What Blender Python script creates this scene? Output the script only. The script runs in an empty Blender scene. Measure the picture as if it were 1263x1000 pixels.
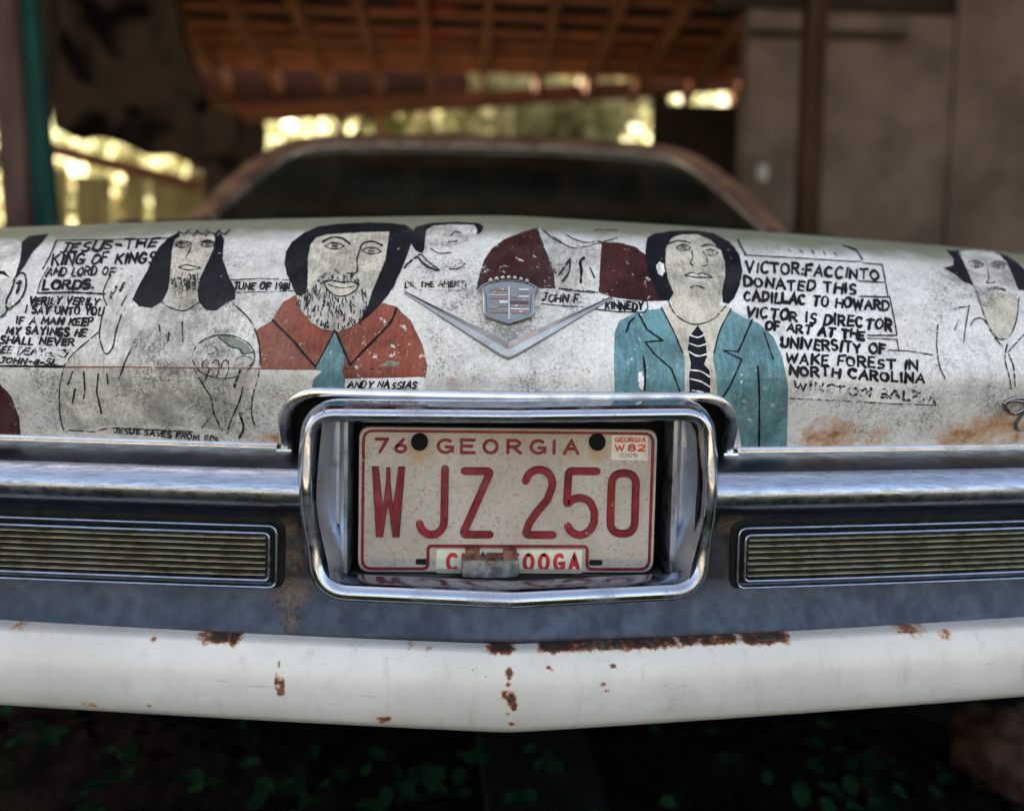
import bpy, bmesh, math, random
from mathutils import Vector, Matrix, Quaternion
from mathutils.bvhtree import BVHTree
from mathutils.geometry import tessellate_polygon
from mathutils import noise as mnoise
R = math.radians
rnd = random.Random(7)
S = bpy.context.scene
COL = S.collection

# ------------------------------------------------------------------ camera
FPX, IMW, IMH = 1107.0, 1263.0, 1000.0
PITCH, YAW, ROLL = R(4.0), R(3.0), R(1.25)
CAM = Vector((-0.050, -0.90, 0.93))
SHY = -0.1054
cd = bpy.data.cameras.new('camera'); cam = bpy.data.objects.new('camera', cd); COL.objects.link(cam)
cd.sensor_width = 36.0; cd.lens = FPX / IMW * 36.0; cd.shift_y = SHY
cd.clip_start = 0.02; cd.clip_end = 500
cam.location = CAM
CR = Matrix.Rotation(-YAW, 3, 'Z') @ Matrix.Rotation(math.pi/2 - PITCH, 3, 'X') @ Matrix.Rotation(ROLL, 3, 'Z')
cam.rotation_euler = CR.to_euler()
cd.dof.use_dof = True; cd.dof.focus_distance = 0.895; cd.dof.aperture_fstop = 2.1
S.camera = cam

# ------------------------------------------------------------------ light
SUN_EL, SUN_AZ = R(38), R(-25)          # the sun stands beyond the shed, a little to the left
W = bpy.data.worlds.new('World'); S.world = W; W.use_nodes = True
nt = W.node_tree; bg = nt.nodes['Background']
sky = nt.nodes.new('ShaderNodeTexSky'); sky.sky_type = 'NISHITA'; sky.sun_disc = False
sky.sun_elevation = SUN_EL; sky.sun_rotation = SUN_AZ
wbn = nt.nodes.new('ShaderNodeMix'); wbn.data_type = 'RGBA'; wbn.blend_type = 'MULTIPLY'; wbn.inputs[0].default_value = 1; wbn.inputs[7].default_value = (1.0, .835, .62, 1)   # daylight film balance
nt.links.new(sky.outputs[0], wbn.inputs[6]); nt.links.new(wbn.outputs[2], bg.inputs[0]); bg.inputs[1].default_value = 0.15; sky.air_density = .6; sky.dust_density = 4.0; sky.ozone_density = .3
sl = bpy.data.lights.new('sun', 'SUN'); sl.energy = 5.0; sl.angle = R(0.5); sl.color = (1, .90, .74)
so = bpy.data.objects.new('sun', sl); COL.objects.link(so)
sd = Vector((math.sin(SUN_AZ)*math.cos(SUN_EL), math.cos(SUN_AZ)*math.cos(SUN_EL), math.sin(SUN_EL)))
so.rotation_euler = sd.to_track_quat('Z', 'Y').to_euler(); so.location = (0, 0, 30)
S.view_settings.view_transform = 'Standard'; S.view_settings.look = 'None'
S.view_settings.exposure = 3.0; S.view_settings.gamma = 1

# ------------------------------------------------------------------ helpers
def ray(px, py):
    v = Vector(((px - IMW/2)/FPX, -(py - (IMH/2 + SHY*IMW))/FPX, -1))
    return (CR @ v).normalized()
def at(px, py, y):
    """point of the plane y = const that stands behind a measured spot of the photograph"""
    d = ray(px, py); return CAM + d*((y - CAM.y)/d.y)
def smooth(a, b, t):
    t = max(0, min(1, (t-a)/(b-a))); return t*t*(3-2*t)
def tag(o, label=None, cat=None, group=None, kind=None):
    if label: o['label'] = label
    if cat: o['category'] = cat
    if group: o['group'] = group
    if kind: o['kind'] = kind
    return o
def link(name, me, mats, parent=None, smooth_shade=True, autos=None):
    o = bpy.data.objects.new(name, me); COL.objects.link(o)
    for m in (mats if isinstance(mats, (list, tuple)) else [mats]): me.materials.append(m)
    if smooth_shade:
        for p in me.polygons: p.use_smooth = True
        if autos is not None: me.set_sharp_from_angle(angle=R(autos))
    if parent: o.parent = parent
    return o
class MB:
    """collects vertices and faces of one mesh"""
    def __init__(s): s.v = []; s.f = []; s.m = []
    def add(s, vs, fs, mi=0):
        n = len(s.v); s.v += [tuple(v) for v in vs]
        for f in fs: s.f.append(tuple(i+n for i in f)); s.m.append(mi)
    def grid(s, rows, mi=0, close=False):
        nc = len(rows[0]); vs = [p for r in rows for p in r]; fs = []
        for i in range(len(rows)-1):
            for j in range(nc if close else nc-1):
                k = (j+1) % nc
                fs.append((i*nc+j, i*nc+k, (i+1)*nc+k, (i+1)*nc+j))
        s.add(vs, fs, mi)
    def box(s, c, d, rot=None, mi=0, bev=0.0):
        c = Vector(c); hx, hy, hz = d[0]/2, d[1]/2, d[2]/2
        bm = bmesh.new(); bmesh.ops.create_cube(bm, size=1)
        for v in bm.verts: v.co = Vector((v.co.x*d[0], v.co.y*d[1], v.co.z*d[2]))
        if bev > 0: bmesh.ops.bevel(bm, geom=bm.edges[:], offset=bev, segments=2, profile=.6, affect='EDGES')
        bm.verts.index_update()
        vs = [(c + (rot @ v.co if rot else v.co)) for v in bm.verts]
        fs = [tuple(v.index for v in f.verts) for f in bm.faces]
        bm.free(); s.add(vs, fs, mi)
    def beam(s, a, b, w, h, mi=0, bev=0.0, up=Vector((0, 0, 1))):
        a, b = Vector(a), Vector(b); d = (b-a); L = d.length; d.normalize()
        x = d.cross(up).normalized(); u = x.cross(d)
        rot = Matrix((x, d, u)).transposed()
        s.box((a+b)/2, (w, L, h), rot, mi, bev)
    def sweep(s, path, normals, prof, closed=False, mi=0, caps=True, pclosed=True, scale=None):
        """prof points are (sideways, along the normal)"""
        n = len(path); rows = []
        for i, p in enumerate(path):
            a = path[i-1] if (i or closed) else path[i]
            b = path[(i+1) % n] if (i < n-1 or closed) else path[i]
            t = (b-a).normalized(); nn = normals[i] if isinstance(normals, list) else normals
            sd_ = t.cross(nn).normalized(); nn = sd_.cross(t).normalized()
            k = scale[i] if scale else 1
            rows.append([p + sd_*q[0]*k + nn*q[1]*k for q in prof])
        if closed: rows.append(rows[0])
        s.grid(rows, mi, close=pclosed)
        if caps and not closed and pclosed:
            m = len(prof)
            s.add(rows[0], [tuple(range(m))], mi); s.add(rows[-1], [tuple(reversed(range(m)))], mi)
    def build(s, name, mats, parent=None, smooth_shade=True, autos=40, merge=True):
        me = bpy.data.meshes.new(name); me.from_pydata(s.v, [], s.f)
        me.polygons.foreach_set('material_index', s.m)
        if merge:
            bm = bmesh.new(); bm.from_mesh(me); bmesh.ops.remove_doubles(bm, verts=bm.verts[:], dist=1e-6)
            bmesh.ops.recalc_face_normals(bm, faces=bm.faces[:]); bm.to_mesh(me); bm.free()
        me.update()
        return link(name, me, mats, parent, smooth_shade, autos)
def circ(r, n=10, sx=1, sy=1): return [(r*sx*math.cos(2*math.pi*i/n), r*sy*math.sin(2*math.pi*i/n)) for i in range(n)]
def catmull(pts, n=6, closed=False):
    out = []; m = len(pts); P = [Vector(p) for p in pts]
    for i in range(m if closed else m-1):
        p0 = P[(i-1) % m] if (closed or i > 0) else P[i]; p1 = P[i]; p2 = P[(i+1) % m]
        p3 = P[(i+2) % m] if (closed or i < m-2) else p2
        for k in range(n):
            t = k/n
            out.append(.5*((2*p1)+(p2-p0)*t+(2*p0-5*p1+4*p2-p3)*t*t+(3*p1-p0-3*p2+p3)*t**3))
    if not closed: out.append(P[-1].copy())
    return out
def rounded(pts, rad, seg=6):
    """closed polyline with rounded corners; rad is one radius or one per corner"""
    out = []; m = len(pts); P = [Vector(p) for p in pts]
    for i in range(m):
        r = rad[i] if isinstance(rad, (list, tuple)) else rad
        p = P[i]; a = (P[i-1]-p); b = (P[(i+1) % m]-p)
        ra = min(r, a.length*.49, b.length*.49); a.normalize(); b.normalize()
        A = p+a*ra; B = p+b*ra
        for k in range(seg+1):
            t = k/seg; out.append((1-t)**2*A+2*t*(1-t)*p+t*t*B)
    return out

# ------------------------------------------------------------------ materials
class N:
    """small node-graph writer"""
    def __init__(s, name):
        s.m = bpy.data.materials.new(name); s.m.use_nodes = True; s.t = s.m.node_tree
        s.b = s.t.nodes['Principled BSDF']; s.out = s.t.nodes['Material Output']
        s.co = s.t.nodes.new('ShaderNodeTexCoord').outputs['Object']
    def new(s, k): return s.t.nodes.new(k)
    def put(s, sock, v):
        if isinstance(v, bpy.types.NodeSocket): s.t.links.new(v, sock)
        elif isinstance(v, (tuple, list)): sock.default_value = (*v, 1) if len(v) == 3 and sock.type == 'RGBA' else v
        else: sock.default_value = v
    def noise(s, scale, detail=3, rough=.55, vec=None, dist=0, out=0):
        n = s.new('ShaderNodeTexNoise'); n.inputs['Scale'].default_value = scale
        n.inputs['Detail'].default_value = detail; n.inputs['Roughness'].default_value = rough
        n.inputs['Distortion'].default_value = dist
        s.put(n.inputs['Vector'], vec or s.co); return n.outputs[out]
    def voro(s, scale, feature='F1', vec=None, rand=1):
        n = s.new('ShaderNodeTexVoronoi'); n.feature = feature; n.inputs['Scale'].default_value = scale
        n.inputs['Randomness'].default_value = rand
        s.put(n.inputs['Vector'], vec or s.co); return n.outputs['Distance']
    def map(s, scale=(1, 1, 1), loc=(0, 0, 0), rot=(0, 0, 0)):
        n = s.new('ShaderNodeMapping'); s.put(n.inputs['Vector'], s.co)
        n.inputs['Scale'].default_value = scale; n.inputs['Location'].default_value = loc; n.inputs['Rotation'].default_value = rot
        return n.outputs[0]
    def ramp(s, v, a, b, lo=0.0, hi=1.0):
        n = s.new('ShaderNodeMapRange'); n.interpolation_type = 'SMOOTHSTEP'; s.put(n.inputs[0], v)
        n.inputs[1].default_value = a; n.inputs[2].default_value = b; n.inputs[3].default_value = lo; n.inputs[4].default_value = hi
        return n.outputs[0]
    def mix(s, f, a, b, mode='MIX'):
        n = s.new('ShaderNodeMix'); n.data_type = 'RGBA'; n.blend_type = mode
        s.put(n.inputs[0], f); s.put(n.inputs[6], a); s.put(n.inputs[7], b); return n.outputs[2]
    def math(s, op, a, b=0.0):
        n = s.new('ShaderNodeMath'); n.operation = op; s.put(n.inputs[0], a); s.put(n.inputs[1], b); return n.outputs[0]
    def attr(s, name):
        n = s.new('ShaderNodeAttribute'); n.attribute_name = name; return n.outputs['Fac']
    def sep(s, v=None):
        n = s.new('ShaderNodeSeparateXYZ'); s.put(n.inputs[0], v or s.co); return n.outputs
    def bump(s, h, strength=.3, dist=.001):
        n = s.new('ShaderNodeBump'); n.inputs['Strength'].default_value = strength; n.inputs['Distance'].default_value = dist
        s.put(n.inputs['Height'], h); s.put(s.b.inputs['Normal'], n.outputs[0])
    def done(s, col=None, rough=None, metal=None, alpha=None, spec=None):
        if col is not None: s.put(s.b.inputs['Base Color'], col)
        if rough is not None: s.put(s.b.inputs['Roughness'], rough)
        if metal is not None: s.put(s.b.inputs['Metallic'], metal)
        if alpha is not None: s.put(s.b.inputs['Alpha'], alpha)
        if spec is not None: s.put(s.b.inputs['Specular IOR Level'], spec)
        return s.m

def m_flat(name, col, rough=.6, metal=0, var=.25, scale=20):
    n = N(name); f = n.noise(scale, 4)
    c = n.mix(n.ramp(f, .3, .7), tuple(x*(1-var) for x in col), tuple(min(1, x*(1+var)) for x in col))
    return n.done(c, rough, metal, None, .12 if rough > .55 and metal < .1 else .45)

def weather(n, col, speck=1.0, chips=0.0, worn=.25):
    """house-paint on a car body that stood outdoors: grey mottling, pinholes of dirt, chips"""
    big = n.noise(5, 3); mid = n.noise(38, 5, .65); fine = n.noise(420, 3, .7); gr = n.noise(160, 4, .7)
    grime = n.attr('grime')
    # soft grey film, thicker in patches and in runs
    runs = n.noise(1, 4, .65, vec=n.map((34, 34, 7)))
    f = n.math('MULTIPLY', n.ramp(mid, .36, .70), n.math('ADD', .15, n.math('MULTIPLY', n.ramp(big, .42, .62), .6)))
    f = n.math('ADD', f, n.math('MULTIPLY', n.ramp(runs, .52, .75), .35))
    f = n.math('MULTIPLY', n.math('ADD', f, n.math('MULTIPLY', grime, .40)), worn*2)
    c = n.mix(n.math('MINIMUM', f, .75), col, (.215, .205, .18))
    c = n.mix(n.math('MULTIPLY', n.ramp(n.noise(210, 5, .8), .38, .66), .45), c, (.42, .41, .385), 'MULTIPLY')
    # pin speckle, thick where the grime sits
    clump = n.ramp(n.noise(16, 4, .7), .40, .68)
    thr = n.math('ADD', n.math('MULTIPLY', n.math('MULTIPLY', grime, .17), n.math('ADD', .35, clump)), n.math('MULTIPLY', clump, .06))
    sp = n.ramp(n.math('ADD', n.noise(390, 4, .8), thr), .615, .69)
    sp2 = n.ramp(n.math('ADD', gr, thr), .70, .80)
    spk = n.math('MULTIPLY', n.math('MAXIMUM', sp, n.math('MULTIPLY', sp2, .75)), .66*speck)
    c = n.mix(spk, c, (.05, .047, .04))
    c = n.mix(n.ramp(n.noise(330, 3, .7, vec=n.map((1, 1, 1), (3, 1, 2))), .70, .76, 0, min(.5, worn*1.4)), c, (.66, .65, .61))
    if chips:
        ch = n.ramp(n.math('ADD', n.noise(95, 5, .75), n.math('MULTIPLY', n.noise(9, 2), .18)), .80-chips*.12, .83-chips*.12)
        c = n.mix(ch, c, (.50, .49, .45))
    n.bump(n.math('SUBTRACT', n.math('MULTIPLY', mid, .6), n.math('MULTIPLY', spk, .5)), .25, .0006)
    return c

def m_lid():
    n = N('painted_white_lid')
    cold = n.mix(n.ramp(n.noise(3.2, 3), .35, .65), (.66, .655, .61), (.80, .80, .80))
    c = weather(n, cold, 1, 0, .30)
    # yellow-brown ageing
    c = n.mix(n.math('MULTIPLY', n.ramp(n.noise(14, 4), .5, .75), .3), c, (.47, .42, .31))
    # green algae on the skyward part of the panel
    al = n.ramp(n.math('ADD', n.attr('moss'), n.math('MULTIPLY', n.math('SUBTRACT', n.noise(24, 4), .5), .7)), .3, 1.0)
    c = n.mix(n.math('MULTIPLY', al, .92), c, (.135, .145, .085))
    ru = n.attr('rust')
    rr = n.math('ADD', ru, n.math('MULTIPLY', n.math('MULTIPLY', n.math('SUBTRACT', n.noise(60, 5, .7), .5), 1.3), n.ramp(ru, 0, .3)))
    halo = n.ramp(rr, .25, .75); core = n.ramp(rr, .62, .95)
    c = n.mix(n.math('MULTIPLY', halo, .8), c, (.42, .19, .055))
    c = n.mix(core, c, (.16, .045, .014))
    return n.done(c, n.ramp(n.noise(50, 3), .3, .7, .5, .7))

def m_paint(name, col, chips=.5, speck=.8, worn=.15, rough=.55, alpha=None):
    n = N(name); v = n.noise(30, 4); br = n.noise(1, 4, .6, vec=n.map((300, 60, 45), rot=(0, R(25), R(10))))
    c0 = n.mix(n.ramp(n.math('ADD', n.math('MULTIPLY', v, .6), n.math('MULTIPLY', br, .4)), .34, .64), tuple(x*.62 for x in col), tuple(min(1, x*1.36) for x in col))
    c = weather(n, c0, speck, chips, worn)
    a = None
    if alpha is not None:
        k = n.math('ADD', n.noise(230, 4, .7), n.math('MULTIPLY', n.math('SUBTRACT', n.noise(20, 3), .5), .5))
        a = n.ramp(k, alpha, alpha+.05)
    return n.done(c, rough, 0, a, .06 if max(col) < .1 else .22)

def m_chrome(name, base=(.60, .61, .63), rough=.10, dirt=.25, brush=0, rust=False):
    n = N(name)
    f = n.noise(26, 5, .65); fine = n.noise(300, 3, .7); st = n.noise(9, 4, .6, vec=n.map((1, 1, .35)))
    d = n.ramp(n.math('ADD', f, n.math('MULTIPLY', st, .5)), .66, 1.0, 0, dirt)
    pit = n.math('MULTIPLY', n.ramp(fine, .66, .72), min(1, dirt*2.2))
    d = n.math('MINIMUM', n.math('MAXIMUM', d, pit), 1.0)
    c = n.mix(d, base, (.06, .05, .036))
    met = n.math('SUBTRACT', 1.0, n.math('MULTIPLY', d, .8))
    ro = n.math('ADD', n.math('MULTIPLY', d, .5), n.ramp(n.noise(70, 4), .3, .7, rough*.8, rough*1.35))
    if rust:
        ru = n.attr('rust')
        rr = n.math('ADD', ru, n.math('MULTIPLY', n.math('MULTIPLY', n.math('SUBTRACT', n.noise(70, 5, .7), .5), 1.3), n.ramp(ru, 0, .3)))
        k = n.ramp(rr, .40, .8)
        c = n.mix(k, c, n.mix(n.ramp(n.noise(240, 3), .35, .65), (.055, .036, .02), (.17, .105, .055)))
        met = n.math('MULTIPLY', met, n.math('SUBTRACT', 1.0, k)); ro = n.math('ADD', ro, n.math('MULTIPLY', k, .5))
    if rust:
        bru = n.noise(1, 5, .7, vec=n.map((26, 420, 420), rot=(0, R(6), 0))); k2 = n.math('MULTIPLY', n.ramp(bru, .42, .66), .55)
        c = n.mix(k2, c, (.115, .12, .135)); ro = n.math('ADD', ro, n.math('MULTIPLY', k2, .25))
    n.bump(n.math('ADD', n.noise(120, 3), n.math('MULTIPLY', fine, .3)), .08, .0006)
    return n.done(c, ro, met)

def m_valance():
    n = N('white_enamel_rusting')
    c = n.mix(n.ramp(n.noise(6, 4), .35, .7), (.52, .50, .46), (.60, .585, .555))
    sp = n.ramp(n.noise(150, 3, .6), .735, .76)
    c = n.mix(n.math('MULTIPLY', sp, .8), c, (.08, .045, .025))
    ru = n.attr('rust')
    rr = n.math('ADD', ru, n.math('MULTIPLY', n.math('MULTIPLY', n.math('SUBTRACT', n.noise(130, 6, .75), .5), 2.6), n.ramp(ru, 0, .35)))
    c = n.mix(n.math('MULTIPLY', n.ramp(rr, .08, .5), .75), c, (.36, .19, .085))
    c = n.mix(n.ramp(rr, .46, .62), c, (.19, .055, .018))
    c = n.mix(n.ramp(rr, .66, .95), c, (.030, .011, .007))
    run = n.noise(1, 4, .65, vec=n.map((70, 70, 9))); c = n.mix(n.math('MULTIPLY', n.ramp(run, .54, .74), .28), c, (.26, .22, .17))
    scr = n.noise(1, 3, .6, vec=n.map((14, 300, 420), rot=(0, R(24), 0))); c = n.mix(n.math('MULTIPLY', n.ramp(scr, .68, .72), .5), c, (.22, .21, .20))
    c = n.mix(n.math('MULTIPLY', n.ramp(n.noise(28, 5, .7), .45, .75), .22), c, (.30, .28, .25))
    n.bump(n.math('ADD', n.math('MULTIPLY', rr, .12), n.math('MULTIPLY', n.noise(7, 2), 2.2)), .25, .004)
    return n.done(c, n.ramp(rr, .4, .7, .33, .8))

def m_plate():
    n = N('plate_cream_enamel')
    c = n.mix(n.ramp(n.noise(9, 4), .3, .7), (.33, .285, .232), (.455, .405, .345))
    wob = n.new('ShaderNodeVectorMath'); wob.operation = 'ADD'
    sc = n.new('ShaderNodeVectorMath'); sc.operation = 'SCALE'; sc.inputs['Scale'].default_value = .012
    nn = n.new('ShaderNodeTexNoise'); nn.inputs['Scale'].default_value = 60; n.put(nn.inputs['Vector'], n.co)
    n.put(sc.inputs[0], nn.outputs['Color']); n.put(wob.inputs[0], n.co); n.put(wob.inputs[1], sc.outputs[0])
    cr = n.ramp(n.voro(62, 'DISTANCE_TO_EDGE', wob.outputs[0]), .0, .035, 1, 0)
    cr = n.math('MULTIPLY', cr, n.ramp(n.noise(22, 3), .46, .66))
    c = n.mix(n.math('MULTIPLY', cr, .55), c, (.16, .12, .08))
    gr = n.ramp(n.noise(210, 4, .7), .50, .70); c = n.mix(n.math('MULTIPLY', gr, .7), c, (.20, .17, .13))
    ru = n.attr('rust'); rr = n.math('ADD', ru, n.math('MULTIPLY', n.math('SUBTRACT', n.noise(50, 4), .5), .5))
    c = n.mix(n.math('MULTIPLY', n.ramp(rr, .2, .9), .8), c, (.34, .19, .07))
    return n.done(c, .5)

def m_wood(name, a, b, scale=(3, 40, 40), rough=.85):
    n = N(name); f = n.noise(1, 5, .6, vec=n.map(scale)); g = n.noise(3, 3)
    c = n.mix(n.ramp(f, .3, .7), a, b); c = n.mix(n.math('MULTIPLY', n.ramp(g, .4, .7), .5), c, tuple(x*.5 for x in a))
    return n.done(c, rough, None, None, .12)
def m_leaf(name, a, b, trans=.5, spec=.08):
    n = N(name)
    oi = n.new('ShaderNodeNewGeometry').outputs['Random Per Island']
    c = n.mix(oi, a, b)
    tr = n.new('ShaderNodeBsdfTranslucent'); n.put(tr.inputs[0], n.mix(.5, c, (min(1, b[0]*2.0), min(1, b[1]*2.0), b[2]*2.0)))
    n.done(c, .6, spec=spec)
    mx = n.new('ShaderNodeMixShader'); mx.inputs[0].default_value = trans
    n.t.links.new(n.b.outputs[0], mx.inputs[1]); n.t.links.new(tr.outputs[0], mx.inputs[2])
    n.t.links.new(mx.outputs[0], n.out.inputs[0]); return n.m

M = {}
M['lid'] = m_lid()
M['chrome'] = m_chrome('bright_chrome', (.38, .425, .52), .11, .42)
M['chrome_dull'] = m_chrome('dull_pitted_chrome', (.34, .385, .48), .24, .07, rust=True)
def m_satin():
    n = N('slate_face_and_shade_bands'); f = n.noise(40, 5, .65); fine = n.noise(330, 3, .7)
    c = n.mix(n.ramp(f, .35, .7), (.026, .033, .050), (.044, .054, .076))
    c = n.mix(n.math('MULTIPLY', n.ramp(fine, .66, .72), .6), c, (.05, .045, .04))
    ru = n.attr('rust'); rr = n.math('ADD', ru, n.math('MULTIPLY', n.math('MULTIPLY', n.math('SUBTRACT', n.noise(70, 5, .7), .5), 1.3), n.ramp(ru, 0, .3)))
    k = n.ramp(rr, .30, .8); sp = n.ramp(n.math('ADD', fine, n.math('MULTIPLY', ru, .2)), .56, .66)
    c = n.mix(n.math('MULTIPLY', n.math('MAXIMUM', k, n.math('MULTIPLY', sp, n.ramp(ru, .05, .4))), .85), c, n.mix(n.ramp(n.noise(240, 3), .35, .65), (.022, .014, .008), (.085, .052, .028)))
    return n.done(c, n.ramp(n.noise(60, 4), .3, .7, .30, .44), n.math('SUBTRACT', .85, n.math('MULTIPLY', k, .8)))
M['satin'] = m_satin(); M['flange'] = m_chrome('brushed_flange_metal', (.50, .55, .64), .30, .2)
M['trim'] = m_chrome('aluminium_trim', (.66, .65, .645), .17, .36)
M['emblem'] = m_chrome('tarnished_emblem_metal', (.30, .30, .30), .24, .35)
M['valance'] = m_valance()
M['plate'] = m_plate()
M['black'] = m_flat('black_recess_shade', (.012, .012, .013), .7)  # shade of recesses, slots and underside put into the colour
M['rubber'] = m_flat('black_rubber', (.006, .006, .006), .9)
M['galv'] = m_flat('grey_cast_metal', (.20, .20, .19), .55, .4, .5, 90)
M['rustmetal'] = m_flat('rusted_steel', (.16, .075, .05), .8, 0, .5, 120)

# ------------------------------------------------------------------ the car body as numbers
PROF = [(.012, .708), (-.006, .745), (-.020, .772), (-.026, .793), (-.012, .822), (.012, .858), (.046, .893), (.088, .922),
        (.145, .943), (.215, .952), (.32, .955), (.55, .956), (.95, .957), (1.25, .960), (1.42, .965)]
CP = catmull([Vector((p[0], p[1], 0)) for p in PROF], 10)
CS = [0.0]
for i in range(1, len(CP)): CS.append(CS[-1] + (CP[i]-CP[i-1]).length)
def prof(s):
    lo, hi = 0, len(CS)-1
    s = max(0, min(CS[-1], s))
    while hi-lo > 1:
        m = (lo+hi)//2
        if CS[m] <= s: lo = m
        else: hi = m
    t = (s-CS[lo])/max(1e-9, CS[hi]-CS[lo]); return CP[lo].lerp(CP[hi], t)
def s_of_z(z):
    lo, hi = 0.0, .35
    for _ in range(40):
        m = (lo+hi)/2
        if prof(m).y < z: lo = m
        else: hi = m
    return lo
def setback(x): a = math.sqrt(x*x+.00025); return .05*a+.05*x*x-.05*.0158
def crown(x): a = math.sqrt(x*x+.0004); return .030*a+.024*x*x-.0006
def lidP(x, s):
    p = prof(s); w = smooth(.80, .95, p.y)
    return Vector((x, p.x+setback(x), p.y-crown(x)*w))

def root(name, loc):
    o = bpy.data.objects.new(name, None); COL.objects.link(o); o.location = loc; o.empty_display_size = .2; return o
def keep(o, parent):
    """parent without moving"""
    o.parent = parent; o.matrix_parent_inverse = Matrix.Translation(-parent.location); return o

car = root('car', (0, 2.6, 0))
tag(car, 'old white car seen from behind, its boot lid covered in painted portraits and lettering', 'car')
def part(mb, name, mats, parent=None, **k):
    o = mb.build(name, mats, None, **k)
    p = parent or car
    if p is car: keep(o, car)
    else:
        o.parent = p; o.matrix_parent_inverse = p.matrix_parent_inverse.inverted() if False else Matrix()
        # parts sit at the car's origin offset; sub-parts inherit it, so nothing moves
        o.matrix_parent_inverse = Matrix()
    return o

def set_attr(o, name, fn):
    me = o.data; a = me.attributes.new(name, 'FLOAT', 'POINT')
    a.data.foreach_set('value', [fn(v.co) for v in me.vertices])

# lid ---------------------------------------------------------------
ZB, ZA, AX, AR = .708, .7705, .232, .040
def arch(x):
    a = abs(x)
    if a >= AX: return ZB
    if a <= AX-AR: return ZA
    t = a-(AX-AR); return ZA-AR+math.sqrt(max(0, AR*AR-t*t))
xs = [-.70+.02*i for i in range(24)]
xs = [x for x in xs if x < -AX-.004] + [-AX-.0004, -AX+.0002]
for k in range(1, 9): xs.append(-(AX-AR)-AR*math.cos(k/8*math.pi/2))
xs += [-(AX-AR)+(AX-AR)*k/10 for k in range(1, 10)]
xs = xs + [0.0] + [-x for x in reversed(xs)]
SF = s_of_z(.800); SC = .36
srows = [SF+(SC-SF)*i/34 for i in range(1, 35)] + [SC+(CS[-1]-SC)*i/12 for i in range(1, 13)]
mb = MB(); cols = []
for x in xs:
    sb = s_of_z(arch(x)); c = [lidP(x, sb+(SF-sb)*k/10) for k in range(11)]
    c += [lidP(x, s) for s in srows]; cols.append(c)
mb.grid(cols)
# folded-in lip along the lower edge
mb.grid([[c[0] for c in cols], [c[0]+Vector((0, .014, .001)) for c in cols]])
lid = part(mb, 'trunk_lid', M['lid'], autos=60)
bm = bmesh.new(); bm.from_mesh(lid.data); LID_BVH = BVHTree.FromBMesh(bm); bm.free()
def lid_hit(px, py):
    d = ray(px, py); h = LID_BVH.ray_cast(CAM, d)
    if h[0] is None: return None
    n = h[1] if h[1].dot(d) < 0 else -h[1]
    return h[0], n
def spots(lst):
    out = []
    for px, py, r, k in lst:
        h = lid_hit(px, py)
        if h: out.append((h[0], r, k))
    return out
def field(pts):
    def fn(co):
        v = 0
        for p, r, k in pts:
            d = (co-p).length/r
            if d < 1: v = max(v, k*(1-d*d)**1.0)
        return v
    return fn
GR = spots([(90, 400, .13, .5), (230, 400, .14, .75), (170, 470, .12, .7), (230, 500, .08, .6), (290, 480, .10, .55), (560, 345, .06, .8), (600, 385, .06, 1), (650, 415, .06, .9),
            (540, 290, .06, .7), (700, 370, .05, .8), (640, 450, .06, .5), (560, 440, .05, .6), (860, 330, .06, .5), (1150, 400, .12, .55), (1230, 360, .12, .7), (1180, 480, .10, .6),
            (1060, 520, .12, .35), (60, 520, .07, .5), (410, 300, .06, .3), (440, 350, .06, .3), (700, 320, .06, .5), (960, 300, .1, .3), (1250, 505, .03, 1)])
RU = spots([(55, 541, .035, .7), (12, 541, .03, .45), (340, 544, .015, .8), (310, 540, .02, .55), (560, 474, .02, .4), (1020, 545, .05, .72), (1075, 545, .035, .5), (1190, 540, .05, .7),
            (1225, 530, .04, .65), (1258, 535, .04, .6), (1000, 552, .03, .6), (840, 484, .015, .6), (120, 541, .02, .4)])
set_attr(lid, 'moss', lambda co: smooth(.045, .15, co.y-setback(co.x))); set_attr(lid, 'grime', field(GR)); set_attr(lid, 'rust', field(RU))

# ------------------------------------------------------------------ paint that lies on the lid
def resample(pts, step):
    out = [Vector(pts[0])]
    for i in range(1, len(pts)):
        a, b = Vector(pts[i-1]), Vector(pts[i]); n = max(1, int((b-a).length/step))
        for k in range(1, n+1): out.append(a.lerp(b, k/n))
    return out
def ribbon(pts, w, taper=True):
    """left/right outline of a brush stroke; w is a width or a list of widths"""
    n = len(pts); L = []
    for i, p in enumerate(pts):
        a = pts[max(0, i-1)]; b = pts[min(n-1, i+1)]
        d1 = (p-a); d2 = (b-p)
        if d1.length < 1e-9: d1 = d2
        if d2.length < 1e-9: d2 = d1
        d1 = d1.normalized(); d2 = d2.normalized(); t = d1+d2
        if t.length < .2: t = d2
        t.normalize(); nrm = Vector((-t.y, t.x)); k = 1/max(.55, nrm.dot(Vector((-d2.y, d2.x))))
        ww = (w[i] if isinstance(w, list) else w)/2
        L.append((p+nrm*ww*k, p-nrm*ww*k))
    if taper:
        w0 = w[0] if isinstance(w, list) else w; w1 = w[-1] if isinstance(w, list) else w
        d = (pts[0]-pts[1]).normalized(); m = Vector((-d.y, d.x)); e = pts[0]+d*w0*.42
        L.insert(0, (e-m*w0*.25, e+m*w0*.25))
        d = (pts[-1]-pts[-2]).normalized(); m = Vector((-d.y, d.x)); e = pts[-1]+d*w1*.42
        L.append((e+m*w1*.25, e-m*w1*.25))
    return L
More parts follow.
